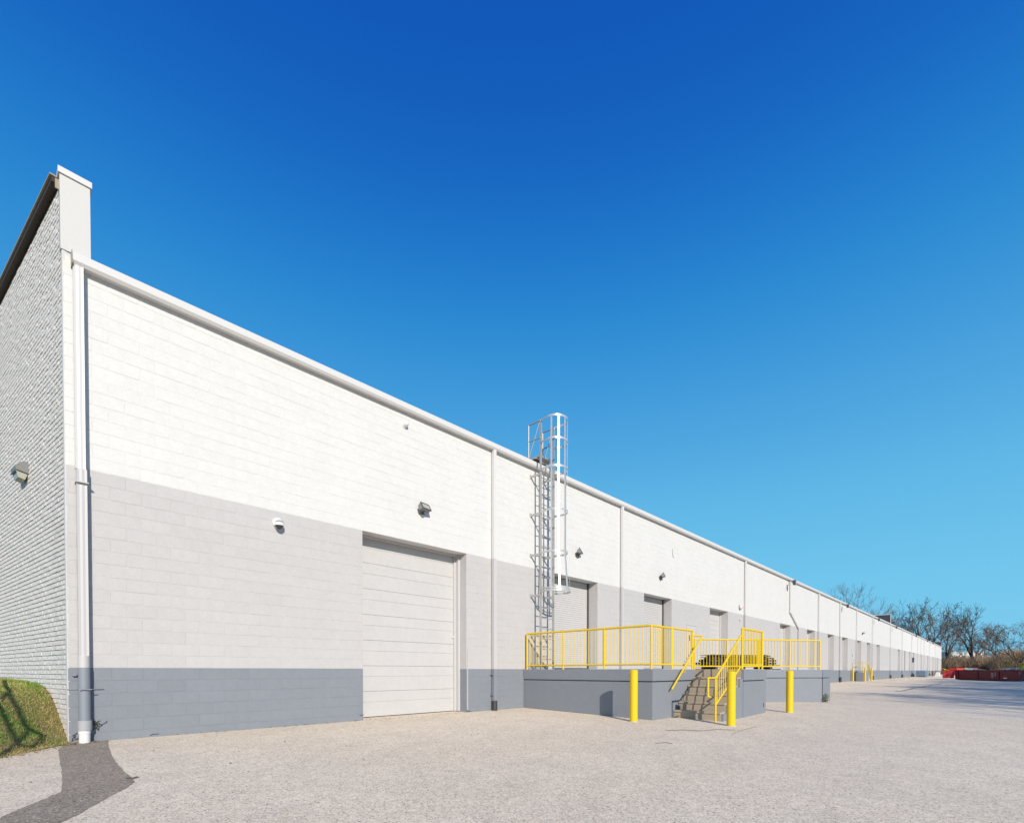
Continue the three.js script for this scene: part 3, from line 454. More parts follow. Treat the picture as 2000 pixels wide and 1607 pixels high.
{
  const o = thing('stair_rail', 'yellow stair railing with looped end and landing guard', 'railing'); const z = 5.36, a = V(11.07, 0.98, z), b = V(12.71, 2.07, z), c = V(11.07, 0.34, z), d = V(12.71, 1.27, z);
  part('sloping_rail', [rod(a, b, 0.024, 12), ball(a, 0.024)], M.yellow, o); part('lower_sloping_rail', [rod(c, d, 0.02, 10)], M.yellow, o);
  part('end_loop', pipePath([a, V(10.64, 0.98, z), V(10.64, 0.56, z), V(11.07, 0.56, z)].map((p, i) => (i === 3 ? V(10.78, 0.54, z) : p)), 0.023, 12), M.yellow, o); part('loop_stub', [rod(V(11.07, 0.56, z), V(10.95, 0.56, z), 0.022, 10)], M.yellow, o);
  part('foot_post', [rod(V(11.07, -0.1, z), V(11.07, 0.98, z), 0.024, 12)], M.yellow, o);
  const n = 14; for (let i = 1; i < n; i++) { const t = i / n, lo = V().lerpVectors(c, d, t), hi = V().lerpVectors(a, b, t); part('baluster', [rod(lo, hi, 0.0098, 6)], M.yellow, o); }
  runRail(o, V(12.71, 0, z + 0.03), V(14.27, 0, z + 0.03), { posts: [0, 1], gap: 0.12 });
}
{ const o = thing('guard_rail', 'yellow pipe guard rail along the angled platform edge', 'railing'); runRail(o, V(16.1, 0, 2.62), V(20.13, 0, 5.52), { posts: [0, 0.25, 0.5, 0.75, 1] }); }
// bollards
function bollard(x, z, label, h = 1.2, r = 0.092, group = 'yellow bollards guarding the platform') {
  const g = lotY(x, z), o = thing('bollard', label, 'bollard', group, [x, g - 0.01, z]);
  const sl = new THREE.LatheGeometry([[r, 0], [r, h - 0.02], [r * 0.96, h - 0.008], [r * 0.8, h + 0.002], [0.0005, h + 0.012]].map(([a, b]) => new THREE.Vector2(a, b)), 32); part('sleeve', sl, M.yellow, o); const c = new THREE.CylinderGeometry(r + 0.012, r + 0.03, 0.02, 24); c.translate(0, 0.01, 0); part('footing', c, M.deck, o); return o;
}
bollard(9.62, 4.03, 'yellow bollard in front of the corner guard rail', 1.215); bollard(10.64, 5.88, 'yellow bollard at the foot of the platform stair', 1.22); bollard(14.93, 5.92, 'yellow bollard past the stair landing', 1.2);

// stacked dark timber on the platform
{
  const d = V(4.1, 0, 2.88).normalize(), base = V(17.28, DOCK - 0.004, 1.98), turn = -Math.atan2(d.z, d.x), r = rng(44);
  const o = thing('timber_stack', 'low stack of dark weathered boards behind the angled rail', 'timber stack', null, [base.x, base.y, base.z], turn);
  const woods = [C(0.05, 0.042, 0.033), C(0.075, 0.058, 0.045), C(0.032, 0.036, 0.032), C(0.1, 0.075, 0.06)].map((c) => mat(c, { roughness: 0.85, bumpMap: roughBump, bumpScale: 0.003 }));
  for (let k = 0; k < 3; k++) part('bearer', box(0.4 + k * 1.1, 0.5 + k * 1.1, 0, 0.09, 0, 0.9), woods[1], o);
  part('board', box(-0.3, 0.35, 0.0, 0.035, 0.5, 0.64), woods[1], o); part('board', box(2.55, 3.2, 0.0, 0.03, 0.6, 0.72), woods[0], o);
  let y = 0.092; for (let layer = 0; layer < 5; layer++) {
    const inL = layer * 0.1 + 0.12, h = layer < 3 ? 0.075 : 0.055;
    for (let b = 0; b < 5; b++) { const x0 = inL + (r() - 0.5) * 0.14, x1 = 2.95 - layer * 0.06 + (r() - 0.5) * 0.22, z0 = 0.02 + b * 0.175; part('board', box(x0, x1, y, y + h - 0.004, z0, z0 + 0.16), woods[Math.floor(r() * 4)], o); }
    for (let k = 0; k < 9; k++) { const x = 0.35 + k * 0.3; if (x < 2.7) part('spacer', box(x, x + 0.045, y + h - 0.003, y + h + 0.021, 0.0, 0.9), woods[(k + layer) % 3], o); }
    y += h + 0.022;
  }
  for (let k = 0; k < 12; k++) part('upright', box(0.3 + k * 0.215, 0.36 + k * 0.215, 0.093, 0.4 + 0.05 * r(), 0.903, 0.93), woods[k % 3], o);
}

// ---------------------------------------------------------------- far second stair and its bollards
{
  const o = thing('dock_stair', 'small blue-grey concrete dock stair with yellow rails far along the wall', 'steps'); const g = lotY(58, 0.5);
  part('landing', box(57.9, 60.4, g - 0.2, DOCK - 0.25, 0.01, 0.95), M.blue, o); for (let i = 0; i < 5; i++) part('step', box(60.402 + i * 0.27, 60.67 + i * 0.27, g - 0.2, DOCK - 0.25 - (i + 1) * 0.16, 0.01, 0.93), M.deck, o);
  const yr = DOCK - 0.25; const sl = V(62.6, g + 0.45, 0.9);
  part('rail', [...pipePath([V(57.95, yr, 0.9), V(57.95, yr + 1.0, 0.9), V(60.4, yr + 1.0, 0.9), sl, V(62.6, g, 0.9)], 0.04, 8), rod(V(60.4, yr, 0.9), V(60.4, yr + 1, 0.9), 0.024, 8), rod(V(57.95, yr + 0.5, 0.9), V(60.4, yr + 0.5, 0.9), 0.035, 8), rod(V(60.4, yr + 0.5, 0.9), V(62.6, g + 0.05, 0.9), 0.035, 8), rod(V(57.95, yr + 1, 0.1), V(57.95, yr + 1, 0.9), 0.024, 8), rod(V(57.95, yr + 0.5, 0.1), V(57.95, yr + 0.5, 0.9), 0.02, 8), rod(V(57.95, yr, 0.1), V(57.95, yr + 1, 0.1), 0.024, 8)], M.yellow, o);
}
for (const [x, z, l] of [[57.3, 0.2, 'thin yellow bollard against the wall by the small dock stair'], [57.4, 1.15, 'thin yellow bollard at the outer corner of the small dock stair'], [60.6, 1.2, 'thin yellow bollard beside the lower steps of the small dock stair']]) bollard(x, z, l, 1.35, 0.075, 'bollards at the small dock stair');

// ---------------------------------------------------------------- junk along the far wall
{
  const g = (x, z) => lotY(x, z); const r = rng(8);
  { const o = thing('steel_bin', 'blue-grey steel bin under the wall box', 'bin', null, [108.5, g(108, 1), 1.2]); part('body', slabXY([[-1.9, 0.1], [1.9, 0.0], [2.1, 0.75], [-1.9, 0.95]], -0.6, 0.6), mat(C(0.12, 0.17, 0.24), { roughness: 0.6 }), o); part('lid', box(-1.9, -0.6, 0.96, 1.1, -0.55, 0.55), mat(C(0.14, 0.2, 0.4), { roughness: 0.6 }), o); }
  { const o = thing('barrier_block', 'white concrete barrier block near the far wall', 'barrier', null, [122.5, g(122, 2), 2.4]); part('block', sweepX([[-0.35, 0], [0.35, 0], [0.2, 0.8], [-0.2, 0.8]], -1, 1), mat(C(0.66, 0.64, 0.6), { roughness: 0.9 }), o); part('lifting_loop', [rod(V(-0.2, 0.8, 0), V(0.2, 0.82, 0), 0.03, 8)], M.darkSteel, o); }
  { const o = thing('pallet_stack', 'stack of brown wooden pallets at the far wall', 'pallets', null, [132, g(130, 1.4), 1.5]); const wood = mat(C(0.2, 0.15, 0.1), { roughness: 0.9 }); for (let k = 0; k < 7; k++) { part('pallet', [0, 0.3, 0.6, 0.9, 1.2, 1.5].map((x) => box(-1.5 + x * 1.8, -1.2 + x * 1.8, 0.1 + k * 0.145, 0.125 + k * 0.145, -0.6, 0.6)).concat([-0.55, 0, 0.5].map((z) => box(-1.5, 1.5, k * 0.145 + 0.004, 0.099 + k * 0.145, z, z + 0.05))), wood, o); } }
  { const o = thing('end_stair_rail', 'yellow handrail beyond the far corner of the warehouse', 'railing', null, [170, g(170, 1), 0.5]); part('rail', pipePath([V(-2, 1.6, 0), V(0, 1.5, 0.3), V(2.2, 0.9, 1.2), V(2.3, 0, 1.2)], 0.05, 8), M.yellow, o); part('mid_rail', pipePath([V(-2, 1.0, 0), V(0, 0.9, 0.3), V(2.2, 0.4, 1.2)], 0.04, 8), M.yellow, o); part('post', [rod(V(0, 0, 0.3), V(0, 1.5, 0.3), 0.05, 8)], M.yellow, o); }
}

// ---------------------------------------------------------------- roll-off containers
function container(o, L, W, H, m, ribs = 0.62) {
  const t = 0.06;
  part('long_side', box(0, L, 0.18, H, 0, t), m, o); part('long_side', box(0, L, 0.18, H, W - t, W), m, o); part('front_end', slabXY([[-0.12, H], [0.06, H], [0.06, 0.35], [0.32, 0.18], [0.3, 0.1], [0, 0.3]], t + 0.001, W - t - 0.001), m, o); part('rear_end', box(L - 0.06, L, 0.18, H, t + 0.001, W - t - 0.001), m, o); part('floor_plate', box(0.06, L - 0.06, 0.12, 0.178, 0.001, W - 0.001), m, o);
  for (let x = 0.35; x < L; x += ribs) for (const [z0, z1] of [[-0.07, -0.001], [W + 0.001, W + 0.07]]) part('side_post', box(x, x + 0.09, 0.2, H - 0.1, z0, z1), m, o);
  for (const [z0, z1] of [[-0.09, t + 0.02], [W - t - 0.02, W + 0.09]]) part('top_rim', box(-0.1, L + 0.04, H, H + 0.1, z0, z1), m, o); part('end_rim', [box(-0.12, 0.08, H + 0.001, H + 0.09, t + 0.021, W - t - 0.021), box(L - 0.08, L + 0.05, H + 0.001, H + 0.09, t + 0.021, W - t - 0.021)], m, o);
  for (const z of [0.4, W - 0.6]) { part('skid_rail', box(0.1, L - 0.1, 0.0, 0.12, z, z + 0.16), M.darkSteel, o); }
}
const redMat = mat(C(0.12, 0.001, 0.007), { roughness: 0.5, bumpMap: paintBump, bumpScale: 0.01 }), redMat2 = mat(C(0.42, 0.02, 0.028), { roughness: 0.5 });
{
  const a = V(86.0, 0, 6.4), b = V(81.7, 0, 12.1), L = a.distanceTo(b), turn = Math.atan2(-(b.z - a.z), b.x - a.x), y = lotY(85, 9);
  const o = thing('roll_off_container', 'long maroon roll-off waste container heaped with rubble', 'dumpster', 'red roll-off containers', [a.x, y, a.z], turn); container(o, L, 2.3, 1.22, redMat, 2.35);
  o.children.forEach((c) => { c.position.z -= 2.3; });
  const dr = box(-1.2, 0, 0.25, 1.2, -0.03, 0.03); const door = part('swing_door', dr, mat(C(0.5, 0.02, 0.03), { roughness: 0.5 }), o); door.position.set(-0.1, 0, 0.04); door.rotation.y = 1.06;
  part('worn_paint', [[4.3, 0.35, 0.5, 0.6], [4.65, 0.5, 0.3, 0.55], [4.25, 0.6, 0.18, 0.45]].map(([x, y0, w, h]) => box(x, x + w * 0.4, y0, y0 + h, 0.001, 0.003)), mat(C(0.3, 0.2, 0.2), { roughness: 0.8 }), o); part('label_plate', box(5.6, 5.95, 0.3, 0.4, 0.001, 0.004), M.pvc, o);
  const r = rng(6), cols = [C(0.62, 0.53, 0.42), C(0.42, 0.36, 0.31), C(0.6, 0.42, 0.27), C(0.08, 0.1, 0.18), C(0.6, 0.58, 0.55)].map((c) => mat(c, { roughness: 0.95 }));
  const heap = new THREE.Group(); heap.name = numbered('rubble_heap'); heap.position.copy(o.position); heap.rotation.y = turn; heap.userData = { label: 'pale rubble and scrap heaped in the maroon container', category: 'rubble' }; scene.add(heap);
  for (let i = 0; i < 60; i++) { const x = 0.7 + (L - 1.4) * r(), z = -0.5 - 1.3 * r(), s = 0.12 + 0.3 * r(), g = new THREE.IcosahedronGeometry(s, 0); g.scale(1.4, 0.6, 1); g.rotateY(r() * 6); g.translate(x, 1.12 + 0.3 * r() * Math.max(0.2, Math.sin(x * 1.4)), z); part('rubble', metric(g), cols[Math.floor(r() * 5)], heap); }
  part('fill', box(0.1, L - 0.1, 0.2, 1.1, -2.2, -0.1), cols[1], heap);
}
{ const a = V(157, 0, 2.2), b = V(160.2, 0, 5.6), L = a.distanceTo(b), turn = Math.atan2(-(b.z - a.z), b.x - a.x); const o = thing('roll_off_container', 'bright red roll-off waste container behind the maroon one', 'dumpster', 'red roll-off containers', [a.x, lotY(150, 3), a.z], turn); container(o, L, 2.3, 1.6, mat(C(0.62, 0.025, 0.035), { roughness: 0.5 })); }

// ---------------------------------------------------------------- trees
const barkMats = [C(0.075, 0.058, 0.045), C(0.11, 0.088, 0.07), C(0.055, 0.043, 0.036)].map((c) => mat(c, { roughness: 0.95 })), twigMat = mat(C(0.16, 0.12, 0.095), { roughness: 1 }), twigMat2 = mat(C(0.17, 0.125, 0.085), { roughness: 1 });
const leafMat = new THREE.MeshStandardMaterial({ color: C(0.15, 0.115, 0.045), roughness: 0.9, side: THREE.DoubleSide }), oliveMat = new THREE.MeshStandardMaterial({ color: C(0.085, 0.08, 0.028), roughness: 0.9, side: THREE.DoubleSide }), rustMat = new THREE.MeshStandardMaterial({ color: C(0.17, 0.1, 0.045), roughness: 0.9, side: THREE.DoubleSide });
class Wood {
  constructor() { this.P = []; this.I = []; }
  tube(pts, rs, n) {
    const base = this.P.length / 3; const d = V(), u = V(), v = V();
    pts.forEach((p, i) => { d.subVectors(pts[Math.min(i + 1, pts.length - 1)], pts[Math.max(i - 1, 0)]).normalize(); u.set(Math.abs(d.y) > 0.9 ? 1 : 0, Math.abs(d.y) > 0.9 ? 0 : 1, 0).cross(d).normalize(); v.crossVectors(d, u); for (let k = 0; k < n; k++) { const a = k / n * Math.PI * 2; this.P.push(p.x + (u.x * Math.cos(a) + v.x * Math.sin(a)) * rs[i], p.y + (u.y * Math.cos(a) + v.y * Math.sin(a)) * rs[i], p.z + (u.z * Math.cos(a) + v.z * Math.sin(a)) * rs[i]); } });
    for (let i = 0; i + 1 < pts.length; i++) for (let k = 0; k < n; k++) { const a = base + i * n + k, b = base + i * n + (k + 1) % n; this.I.push(a, b, a + n, b, b + n, a + n); }
  }
  geo() { const g = new THREE.BufferGeometry(); g.setAttribute('position', new THREE.Float32BufferAttribute(this.P, 3)); g.setIndex(this.I); g.computeVertexNormals(); return g; }
}
function growTree(seed, { h = 12, r0 = 0.24, depth = 5, spread = 0.6, trunkFrac = 0.28, forks = 3, lean = [0, 0], leafy = 0, twist = 0.28, minR = 0.017 } = {}) {
  const r = rng(seed), trunk = new Wood(), crown = new Wood(), leaves = [];
  const go = (p, dir, len, rad, lv) => {
    const n = lv === 0 ? 5 : 4, pts = [p.clone()], rs = [rad], d = dir.clone(), end = rad * (lv === 0 ? 0.72 : 0.55);
    for (let i = 1; i <= n; i++) { d.add(V((r() - 0.5) * twist, (r() - 0.42) * twist * 0.7, (r() - 0.5) * twist)).normalize(); pts.push(pts[i - 1].clone().addScaledVector(d, len / n)); rs.push(Math.max(minR * 0.7, rad + (end - rad) * i / n)); }
    (lv < 2 ? trunk : crown).tube(pts, rs, lv < 2 ? 7 : lv < 4 ? 4 : 3);
    if (lv >= depth) { if (leafy && r() < leafy) leaves.push(pts[n], pts[2]); return; }
    const kids = lv === 0 ? forks : 2 + (r() < 0.6 ? 1 : 0);
    for (let k = 0; k < kids; k++) { const a = (k + r() * 0.7) / kids * 6.283, s = spread * (0.6 + 0.7 * r()), u = V(1, 0, 0).cross(d).normalize(), w = V().crossVectors(d, u); const nd = d.clone().addScaledVector(u, Math.cos(a) * s).addScaledVector(w, Math.sin(a) * s).add(V(0, 0.12, 0)).normalize(); go(pts[n], nd, len * (lv === 0 ? 0.8 : 0.66 + 0.22 * r()) * (lv === 0 ? (1 - trunkFrac) / trunkFrac * 0.36 : 1), end * (k ? 0.75 : 0.95), lv + 1); }
    if (lv > 0) for (let k = 0; k < 2; k++) { const i = 1 + Math.floor(r() * (n - 1)), a = r() * 6.283, u = V(1, 0.2, 0).cross(d).normalize(), w = V().crossVectors(d, u); const nd = d.clone().multiplyScalar(0.6).addScaledVector(u, Math.cos(a)).addScaledVector(w, Math.sin(a)).add(V(0, 0.2, 0)).normalize(); go(pts[i], nd, len * 0.5, Math.max(minR, rs[i] * 0.42), Math.max(lv + 2, depth - 1)); }
  };
  go(V(0, -0.3, 0), V(lean[0], 1, lean[1]).normalize(), h * trunkFrac + 0.3, r0, 0);
  let lg = null; if (leaves.length) { const P = []; for (const c of leaves) for (let k = 0; k < 7; k++) { const q = V(c.x + (r() - 0.5) * 0.7, c.y + (r() - 0.5) * 0.6, c.z + (r() - 0.5) * 0.7), s = 0.05 + 0.06 * r(), a = V(r() - 0.5, r() - 0.5, r() - 0.5).normalize().multiplyScalar(s), b = V(r() - 0.5, r() - 0.5, r() - 0.5).normalize().multiplyScalar(s); for (const v of [q.clone().add(a), q.clone().add(b), q.clone().sub(a), q.clone().add(a), q.clone().sub(a), q.clone().sub(b)]) P.push(v.x, v.y, v.z); } lg = new THREE.BufferGeometry(); lg.setAttribute('position', new THREE.Float32BufferAttribute(P, 3)); lg.computeVertexNormals(); }
  return { trunk: trunk.geo(), crown: crown.geo(), leaves: lg };
}
const protos = [
  growTree(101, { h: 13, r0: 0.34, depth: 5, minR: 0.026, spread: 0.62, forks: 3 }),
  growTree(202, { h: 13, r0: 0.3, depth: 5, minR: 0.024, spread: 0.5, forks: 4, trunkFrac: 0.22, leafy: 0.14 }),
  growTree(303, { h: 12, r0: 0.3, depth: 5, minR: 0.024, spread: 0.7, forks: 3, leafy: 0.06, lean: [0.1, 0.06] }),
  growTree(404, { h: 11, r0: 0.2, depth: 6, spread: 0.42, forks: 2, trunkFrac: 0.2, twist: 0.34 }),
  growTree(505, { h: 12, r0: 0.3, depth: 5, minR: 0.022, spread: 0.75, forks: 4, trunkFrac: 0.18, leafy: 0.3 }),
];
protos.push(growTree(707, { h: 13, r0: 0.38, depth: 5, spread: 0.5, forks: 3, trunkFrac: 0.26, leafy: 0.05, twist: 0.3, minR: 0.03 }), growTree(606, { h: 13, r0: 0.3, depth: 6, spread: 0.66, forks: 4, trunkFrac: 0.2, leafy: 0.9 }));
protos.forEach((p) => { const b = new THREE.Box3().setFromBufferAttribute(p.crown.attributes.position); p.h = b.max.y; });
function tree(k, x, z, h, label, group, { turn = 0, bark = 0, leaf = leafMat, y = -0.42, sx = 1, name = 'bare_tree', tilt = 0 } = {}) {
  const o = thing(name, label, 'tree', group, [x, y, z], turn), s = h / protos[k].h; o.scale.set(s * sx, s, s * sx); o.rotation.z = tilt;
  part('trunk', protos[k].trunk, barkMats[bark], o); part('crown', protos[k].crown, bark === 2 ? barkMats[2] : twigMat, o); if (protos[k].leaves && leaf) part('foliage', protos[k].leaves, leaf, o); return o;
}
// pixel column and distance in front of the camera -> plan position
const atCol = (px, Zc) => { const X = (px - PX) / F * Zc; return [CAM.x + X * 0.6912 + Zc * 0.7227, CAM.z + X * 0.7227 - Zc * 0.6912]; };
const skyline = 'bare trees beyond the warehouse';
for (const [px, Zc, k, h, label, o] of [
  [1663, 120, 3, 22.5, 'thin bare tree showing its top above the gutter, tallest there', { turn: 1, bark: 1 }], [1697, 126, 0, 18, 'bare tree crown low over the roof edge beside the first parapet', { turn: 2.2, bark: 1 }],
  [1776, 142, 4, 19, 'broad tree with a few brown leaves over the roof line', { turn: 0.4, bark: 1, leaf: rustMat }], [1803, 138, 1, 21.5, 'tall forked tree with olive leaf clumps at its top', { turn: 1.2, bark: 2, leaf: oliveMat }], [1818, 150, 5, 20.5, 'dark bare tree close behind the tall olive one', { turn: 4, bark: 2 }],
  [1836, 150, 3, 17.5, 'slim tree with one olive clump over the far corner', { turn: 2, bark: 1 }], [1848, 165, 5, 20.5, 'leaning bare tree past the far corner of the roof', { turn: 5, bark: 1, leaf: null, tilt: -0.12 }], [1872, 190, 2, 17, 'thin grey tree above the bright red container', { turn: 1, bark: 1, leaf: null, sx: 0.8 }], [1884, 200, 1, 15, 'small twiggy tree beside the pale distant building', { turn: 2, bark: 1, leaf: null }], [1920, 190, 0, 15, 'low twiggy tree past the dark-trunked one', { turn: 3.3, bark: 1 }], [1944, 170, 3, 15, 'forked grey tree above the middle of the maroon container', { turn: 0.6, bark: 1, sx: 1.1 }], [1752, 150, 2, 16, 'low brown tree rising behind the first roof parapet', { turn: 3, bark: 1, leaf: rustMat }]]) {
  const [x, z] = atCol(px, Zc); tree(k, x, z, h, label, skyline, o);
}
const yard = 'bare trees around the waste containers';
for (const [px, Zc, k, h, label, o] of [
  [1898, 150, 5, 21.5, 'dark-trunked bare tree standing behind the maroon container', { turn: 2.6, bark: 2, sx: 0.85 }], [1908, 156, 5, 18.5, 'leaning grey bare tree beside the dark-trunked one', { turn: 0.3, bark: 1, tilt: -0.42 }],
  [1962, 140, 2, 15.5, 'spreading tree with brown leaves over the end of the maroon container', { turn: 1.7, bark: 2, leaf: rustMat }], [1990, 125, 4, 15, 'wide brown-leaved tree at the yard edge', { turn: 0.8, bark: 2, leaf: rustMat }], [2040, 125, 4, 16, 'broad brown-leaved tree overhanging the yard edge', { turn: 2.8, bark: 2, leaf: rustMat }], [1862, 175, 2, 11, 'small bare tree between the warehouse corner and the bright container', { turn: 2, bark: 1, leaf: null }]]) {
  const [x, z] = atCol(px, Zc); tree(k, x, z, h, label, yard, o);
}
// trees along the outer yard edge, out of the picture, whose shade crosses the paving
[[16, 28, 0, 12], [22, 29, 6, 11.5], [27, 28, 1, 12.5], [31, 30, 6, 12.5], [36, 28, 4, 12], [41, 29, 6, 12], [46, 30, 2, 13], [51, 29, 6, 12], [57, 29, 1, 12.5], [61, 31, 6, 13], [67, 30, 4, 13], [72, 31, 6, 13], [79, 32, 6, 13]].forEach(([x, z, k, h], i) => tree(k, x, z, h, 'leafy-twigged tree in the row along the outer yard edge', 'row of trees at the outer yard edge', { turn: i * 1.7, bark: i % 3, leaf: rustMat, y: lotY(x, z) }));

// thicket: mass of brown brush nobody could count
{
  const r = rng(606), shrubs = [0, 1, 2].map((k) => { const w = new Wood(); for (let s = 0; s < 26; s++) { const a = r() * 6.283, l = 0.5 + 0.5 * r(), d = V(Math.cos(a) * (0.2 + 0.5 * r()), 1, Math.sin(a) * (0.2 + 0.5 * r())).normalize(), p0 = V((r() - 0.5) * 0.3, 0, (r() - 0.5) * 0.3), p1 = p0.clone().addScaledVector(d, l * 0.55), p2 = p1.clone().add(V((r() - 0.5) * 0.3, l * 0.42, (r() - 0.5) * 0.3)); w.tube([p0, p1, p2], [0.011, 0.008, 0.003], 3); for (let t = 0; t < 5; t++) { const q = V().lerpVectors(p0, p1, 0.4 + 0.6 * r()); w.tube([q, q.clone().add(V((r() - 0.5) * 0.5, 0.1 + 0.25 * r(), (r() - 0.5) * 0.5))], [0.006, 0.002], 3); } } return w.geo(); });
  const m4 = new THREE.Matrix4(), q = new THREE.Quaternion(), col = new THREE.Color();
  shrubs.forEach((g, k) => {
    const n = 300, im = new THREE.InstancedMesh(g, mat(C(1, 1, 1), { roughness: 1 }), n);
    for (let i = 0; i < n; i++) { const px = 1838 + 190 * r() ** 0.9, near = px > 1952 ? 132 : 148, Zc = near + 60 * r() ** 1.4, [x, z] = atCol(px, Zc), h = (px > 1945 ? 4.5 : 4) + (px > 1945 ? 5 : 4) * r(); q.setFromAxisAngle(V(0, 1, 0), r() * 6.283); m4.compose(V(x, -0.45, z), q, V(h * 0.75, h, h * 0.75)); im.setMatrixAt(i, m4); const t = r(); col.setRGB(0.25 + 0.14 * t, 0.185 + 0.09 * t, 0.12 + 0.06 * t); im.setColorAt(i, col); }
    im.name = numbered('undergrowth'); im.userData = { kind: 'stuff', label: 'tangled brown winter brush behind the containers', category: 'brush' }; im.castShadow = im.receiveShadow = true; scene.add(im);
  });
}
// evergreen shrub at the end of the container
for (const [px, Zc, h, label] of [[1968, 96, 3.2, 'olive evergreen shrub behind the heaped container'], [1999, 90, 2.8, 'low yellow-green shrub past the end of the heaped container']]) {
  const [x, z] = atCol(px, Zc), r = rng(px), P = []; for (let i = 0; i < 2600; i++) { const a = r() * 6.283, e = r() ** 0.6, y = r(), rad = (0.35 + 0.65 * Math.sin(Math.PI * Math.min(1, y * 0.9 + 0.1))) * 1.1 * e, qv = V(Math.cos(a) * rad, y * h, Math.sin(a) * rad), s = 0.05 + 0.07 * r(), u = V(r() - 0.5, r() - 0.5, r() - 0.5).normalize().multiplyScalar(s), w = V(r() - 0.5, r() - 0.5, r() - 0.5).normalize().multiplyScalar(s); for (const v of [qv.clone().add(u), qv.clone().add(w), qv.clone().sub(u)]) P.push(v.x, v.y, v.z); }
  const g = new THREE.BufferGeometry(); g.setAttribute('position', new THREE.Float32BufferAttribute(P, 3)); g.computeVertexNormals(); const o = thing('evergreen_shrub', label, 'shrub', null, [x, -0.3, z]); part('foliage', g, new THREE.MeshStandardMaterial({ color: px > 1990 ? C(0.2, 0.2, 0.04) : C(0.1, 0.1, 0.03), roughness: 0.9, side: THREE.DoubleSide }), o); part('stem', [rod(V(0, 0, 0), V(0, h * 0.7, 0), 0.07, 6, 0.03)], barkMats[0], o);
}
// pale building far behind the brush, and a wooded rise on the skyline
{
  const [x, z] = atCol(1888, 260), o = thing('distant_building', 'pale flat-roofed building glimpsed through the brush', 'building', null, [x, -0.4, z], -0.8);
  part('wall', box(-8, 9, 0, 10.6, -8, 0), mat(C(0.7, 0.69, 0.68)), o); part('roof', box(-8.3, 9.3, 10.6, 11.1, -8.3, 0.3), mat(C(0.6, 0.6, 0.6)), o); for (let k = 0; k < 4; k++) part('window', box(-6.5 + k * 4.2, -4.6 + k * 4.2, 7.6, 9, 0.003, 0.06), M.smoked, o);
}
{
  const P = [], I = []; for (let i = 0; i <= 60; i++) { const px = 1500 + i * 20, h = 8 + 3 * perlin.noise(i * 0.3, 0, 3) + 2.5 * perlin.noise(i * 1.3, 0, 7); const [x, z] = atCol(px, 420), [x2, z2] = atCol(px, 520); P.push(x, -1, z, x, h * 0.8, z, x2, h, z2, x2, -1, z2); }
  for (let i = 0; i < 60; i++) for (let k = 0; k < 3; k++) { const a = i * 4 + k; I.push(a, a + 1, a + 4, a + 1, a + 5, a + 4); }
  const g = new THREE.BufferGeometry(); g.setAttribute('position', new THREE.Float32BufferAttribute(P, 3)); g.setIndex(I); g.computeVertexNormals(); structure('wooded_hill', g, mat(C(0.16, 0.13, 0.115), { roughness: 1, side: THREE.DoubleSide })).userData.label = 'grey-brown wooded rise far beyond the yard';
}

// ---------------------------------------------------------------- pipe handrail beside the camera, out of the picture: its shadow falls on the grass
{
  const h = (x, z) => (bankT(x, z) > 0 ? bankY(x, z) + 0.03 : lotY(x, z)), plane = -1.95;
  const lift = ([px, py]) => { const p = hit(px, py, h); const t = (plane - p.x) / SUN.x; return p.clone().addScaledVector(SUN, t); };
  const o = thing('pipe_handrail', 'dark pipe handrail with a looped end casting its shadow on the grass', 'railing'); const dark = mat(C(0.05, 0.05, 0.05), { roughness: 0.5 });
  const run = (name, pix) => part(name, pipePath(pix.map(lift), 0.021, 8), dark, o);
  run('handrail', [[9, 1326], [13, 1345], [30, 1380], [46, 1415], [57, 1424], [80, 1434], [74, 1446], [58, 1456], [40, 1455], [28, 1448], [14, 1418], [0, 1385], [-20, 1340]]);
  run('brace', [[55, 1423], [28, 1450], [0, 1470], [-60, 1500]]); run('cross_piece', [[14, 1346], [0, 1361], [-20, 1380]]);
}
// leaf litter and small stones at the foot of the wall
{
  const r = rng(303), g = new THREE.BufferGeometry(); g.setAttribute('position', new THREE.Float32BufferAttribute([-0.5, 0, -0.3, 0.5, 0.15, -0.3, 0.6, 0.1, 0.3, -0.5, 0, -0.3, 0.6, 0.1, 0.3, -0.4, 0.2, 0.35], 3)); g.computeVertexNormals();
  const n = 700, im = new THREE.InstancedMesh(g, new THREE.MeshStandardMaterial({ roughness: 0.9, side: THREE.DoubleSide }), n), m4 = new THREE.Matrix4(), q = new THREE.Quaternion(), e = new THREE.Euler(), c = new THREE.Color();
  for (let i = 0; i < n; i++) { let x, z; const k = r(); if (k < 0.12) { x = 0.45 * r() ** 1.5 - 0.12; z = 0.02 + 0.22 * r(); } else if (k < 0.26) { const d = 2.2 * r(), e = 0.02 + 0.16 * r() ** 2; x = -0.62 * d + 0.78 * e; z = 0.78 * d + 0.62 * e; } else if (k < 0.45) { x = 10 * r(); z = 0.01 + 0.06 * r() ** 2; } else if (k < 0.6) { x = -2 + 20 * r(); z = 5 * r(); if (x > 10) z += 5.5; } else { x = 60 + 100 * r(); z = 0.1 + 2.2 * r() ** 2; } const s = (k < 0.6 ? 0.012 + 0.022 * r() : 0.05 + 0.1 * r()); e.set((r() - 0.5), r() * 6.28, (r() - 0.5)); q.setFromEuler(e); m4.compose(V(x, lotY(x, z) + 0.006, z), q, V(s, s, s)); im.setMatrixAt(i, m4); const t = r(); c.setRGB(0.12 + 0.25 * t, 0.07 + 0.16 * t, 0.035 + 0.07 * t); im.setColorAt(i, c); }
  im.name = 'leaf_litter'; im.userData = { kind: 'stuff', label: 'scattered dry leaves along the foot of the wall', category: 'leaves' }; im.castShadow = im.receiveShadow = true; scene.add(im);
}

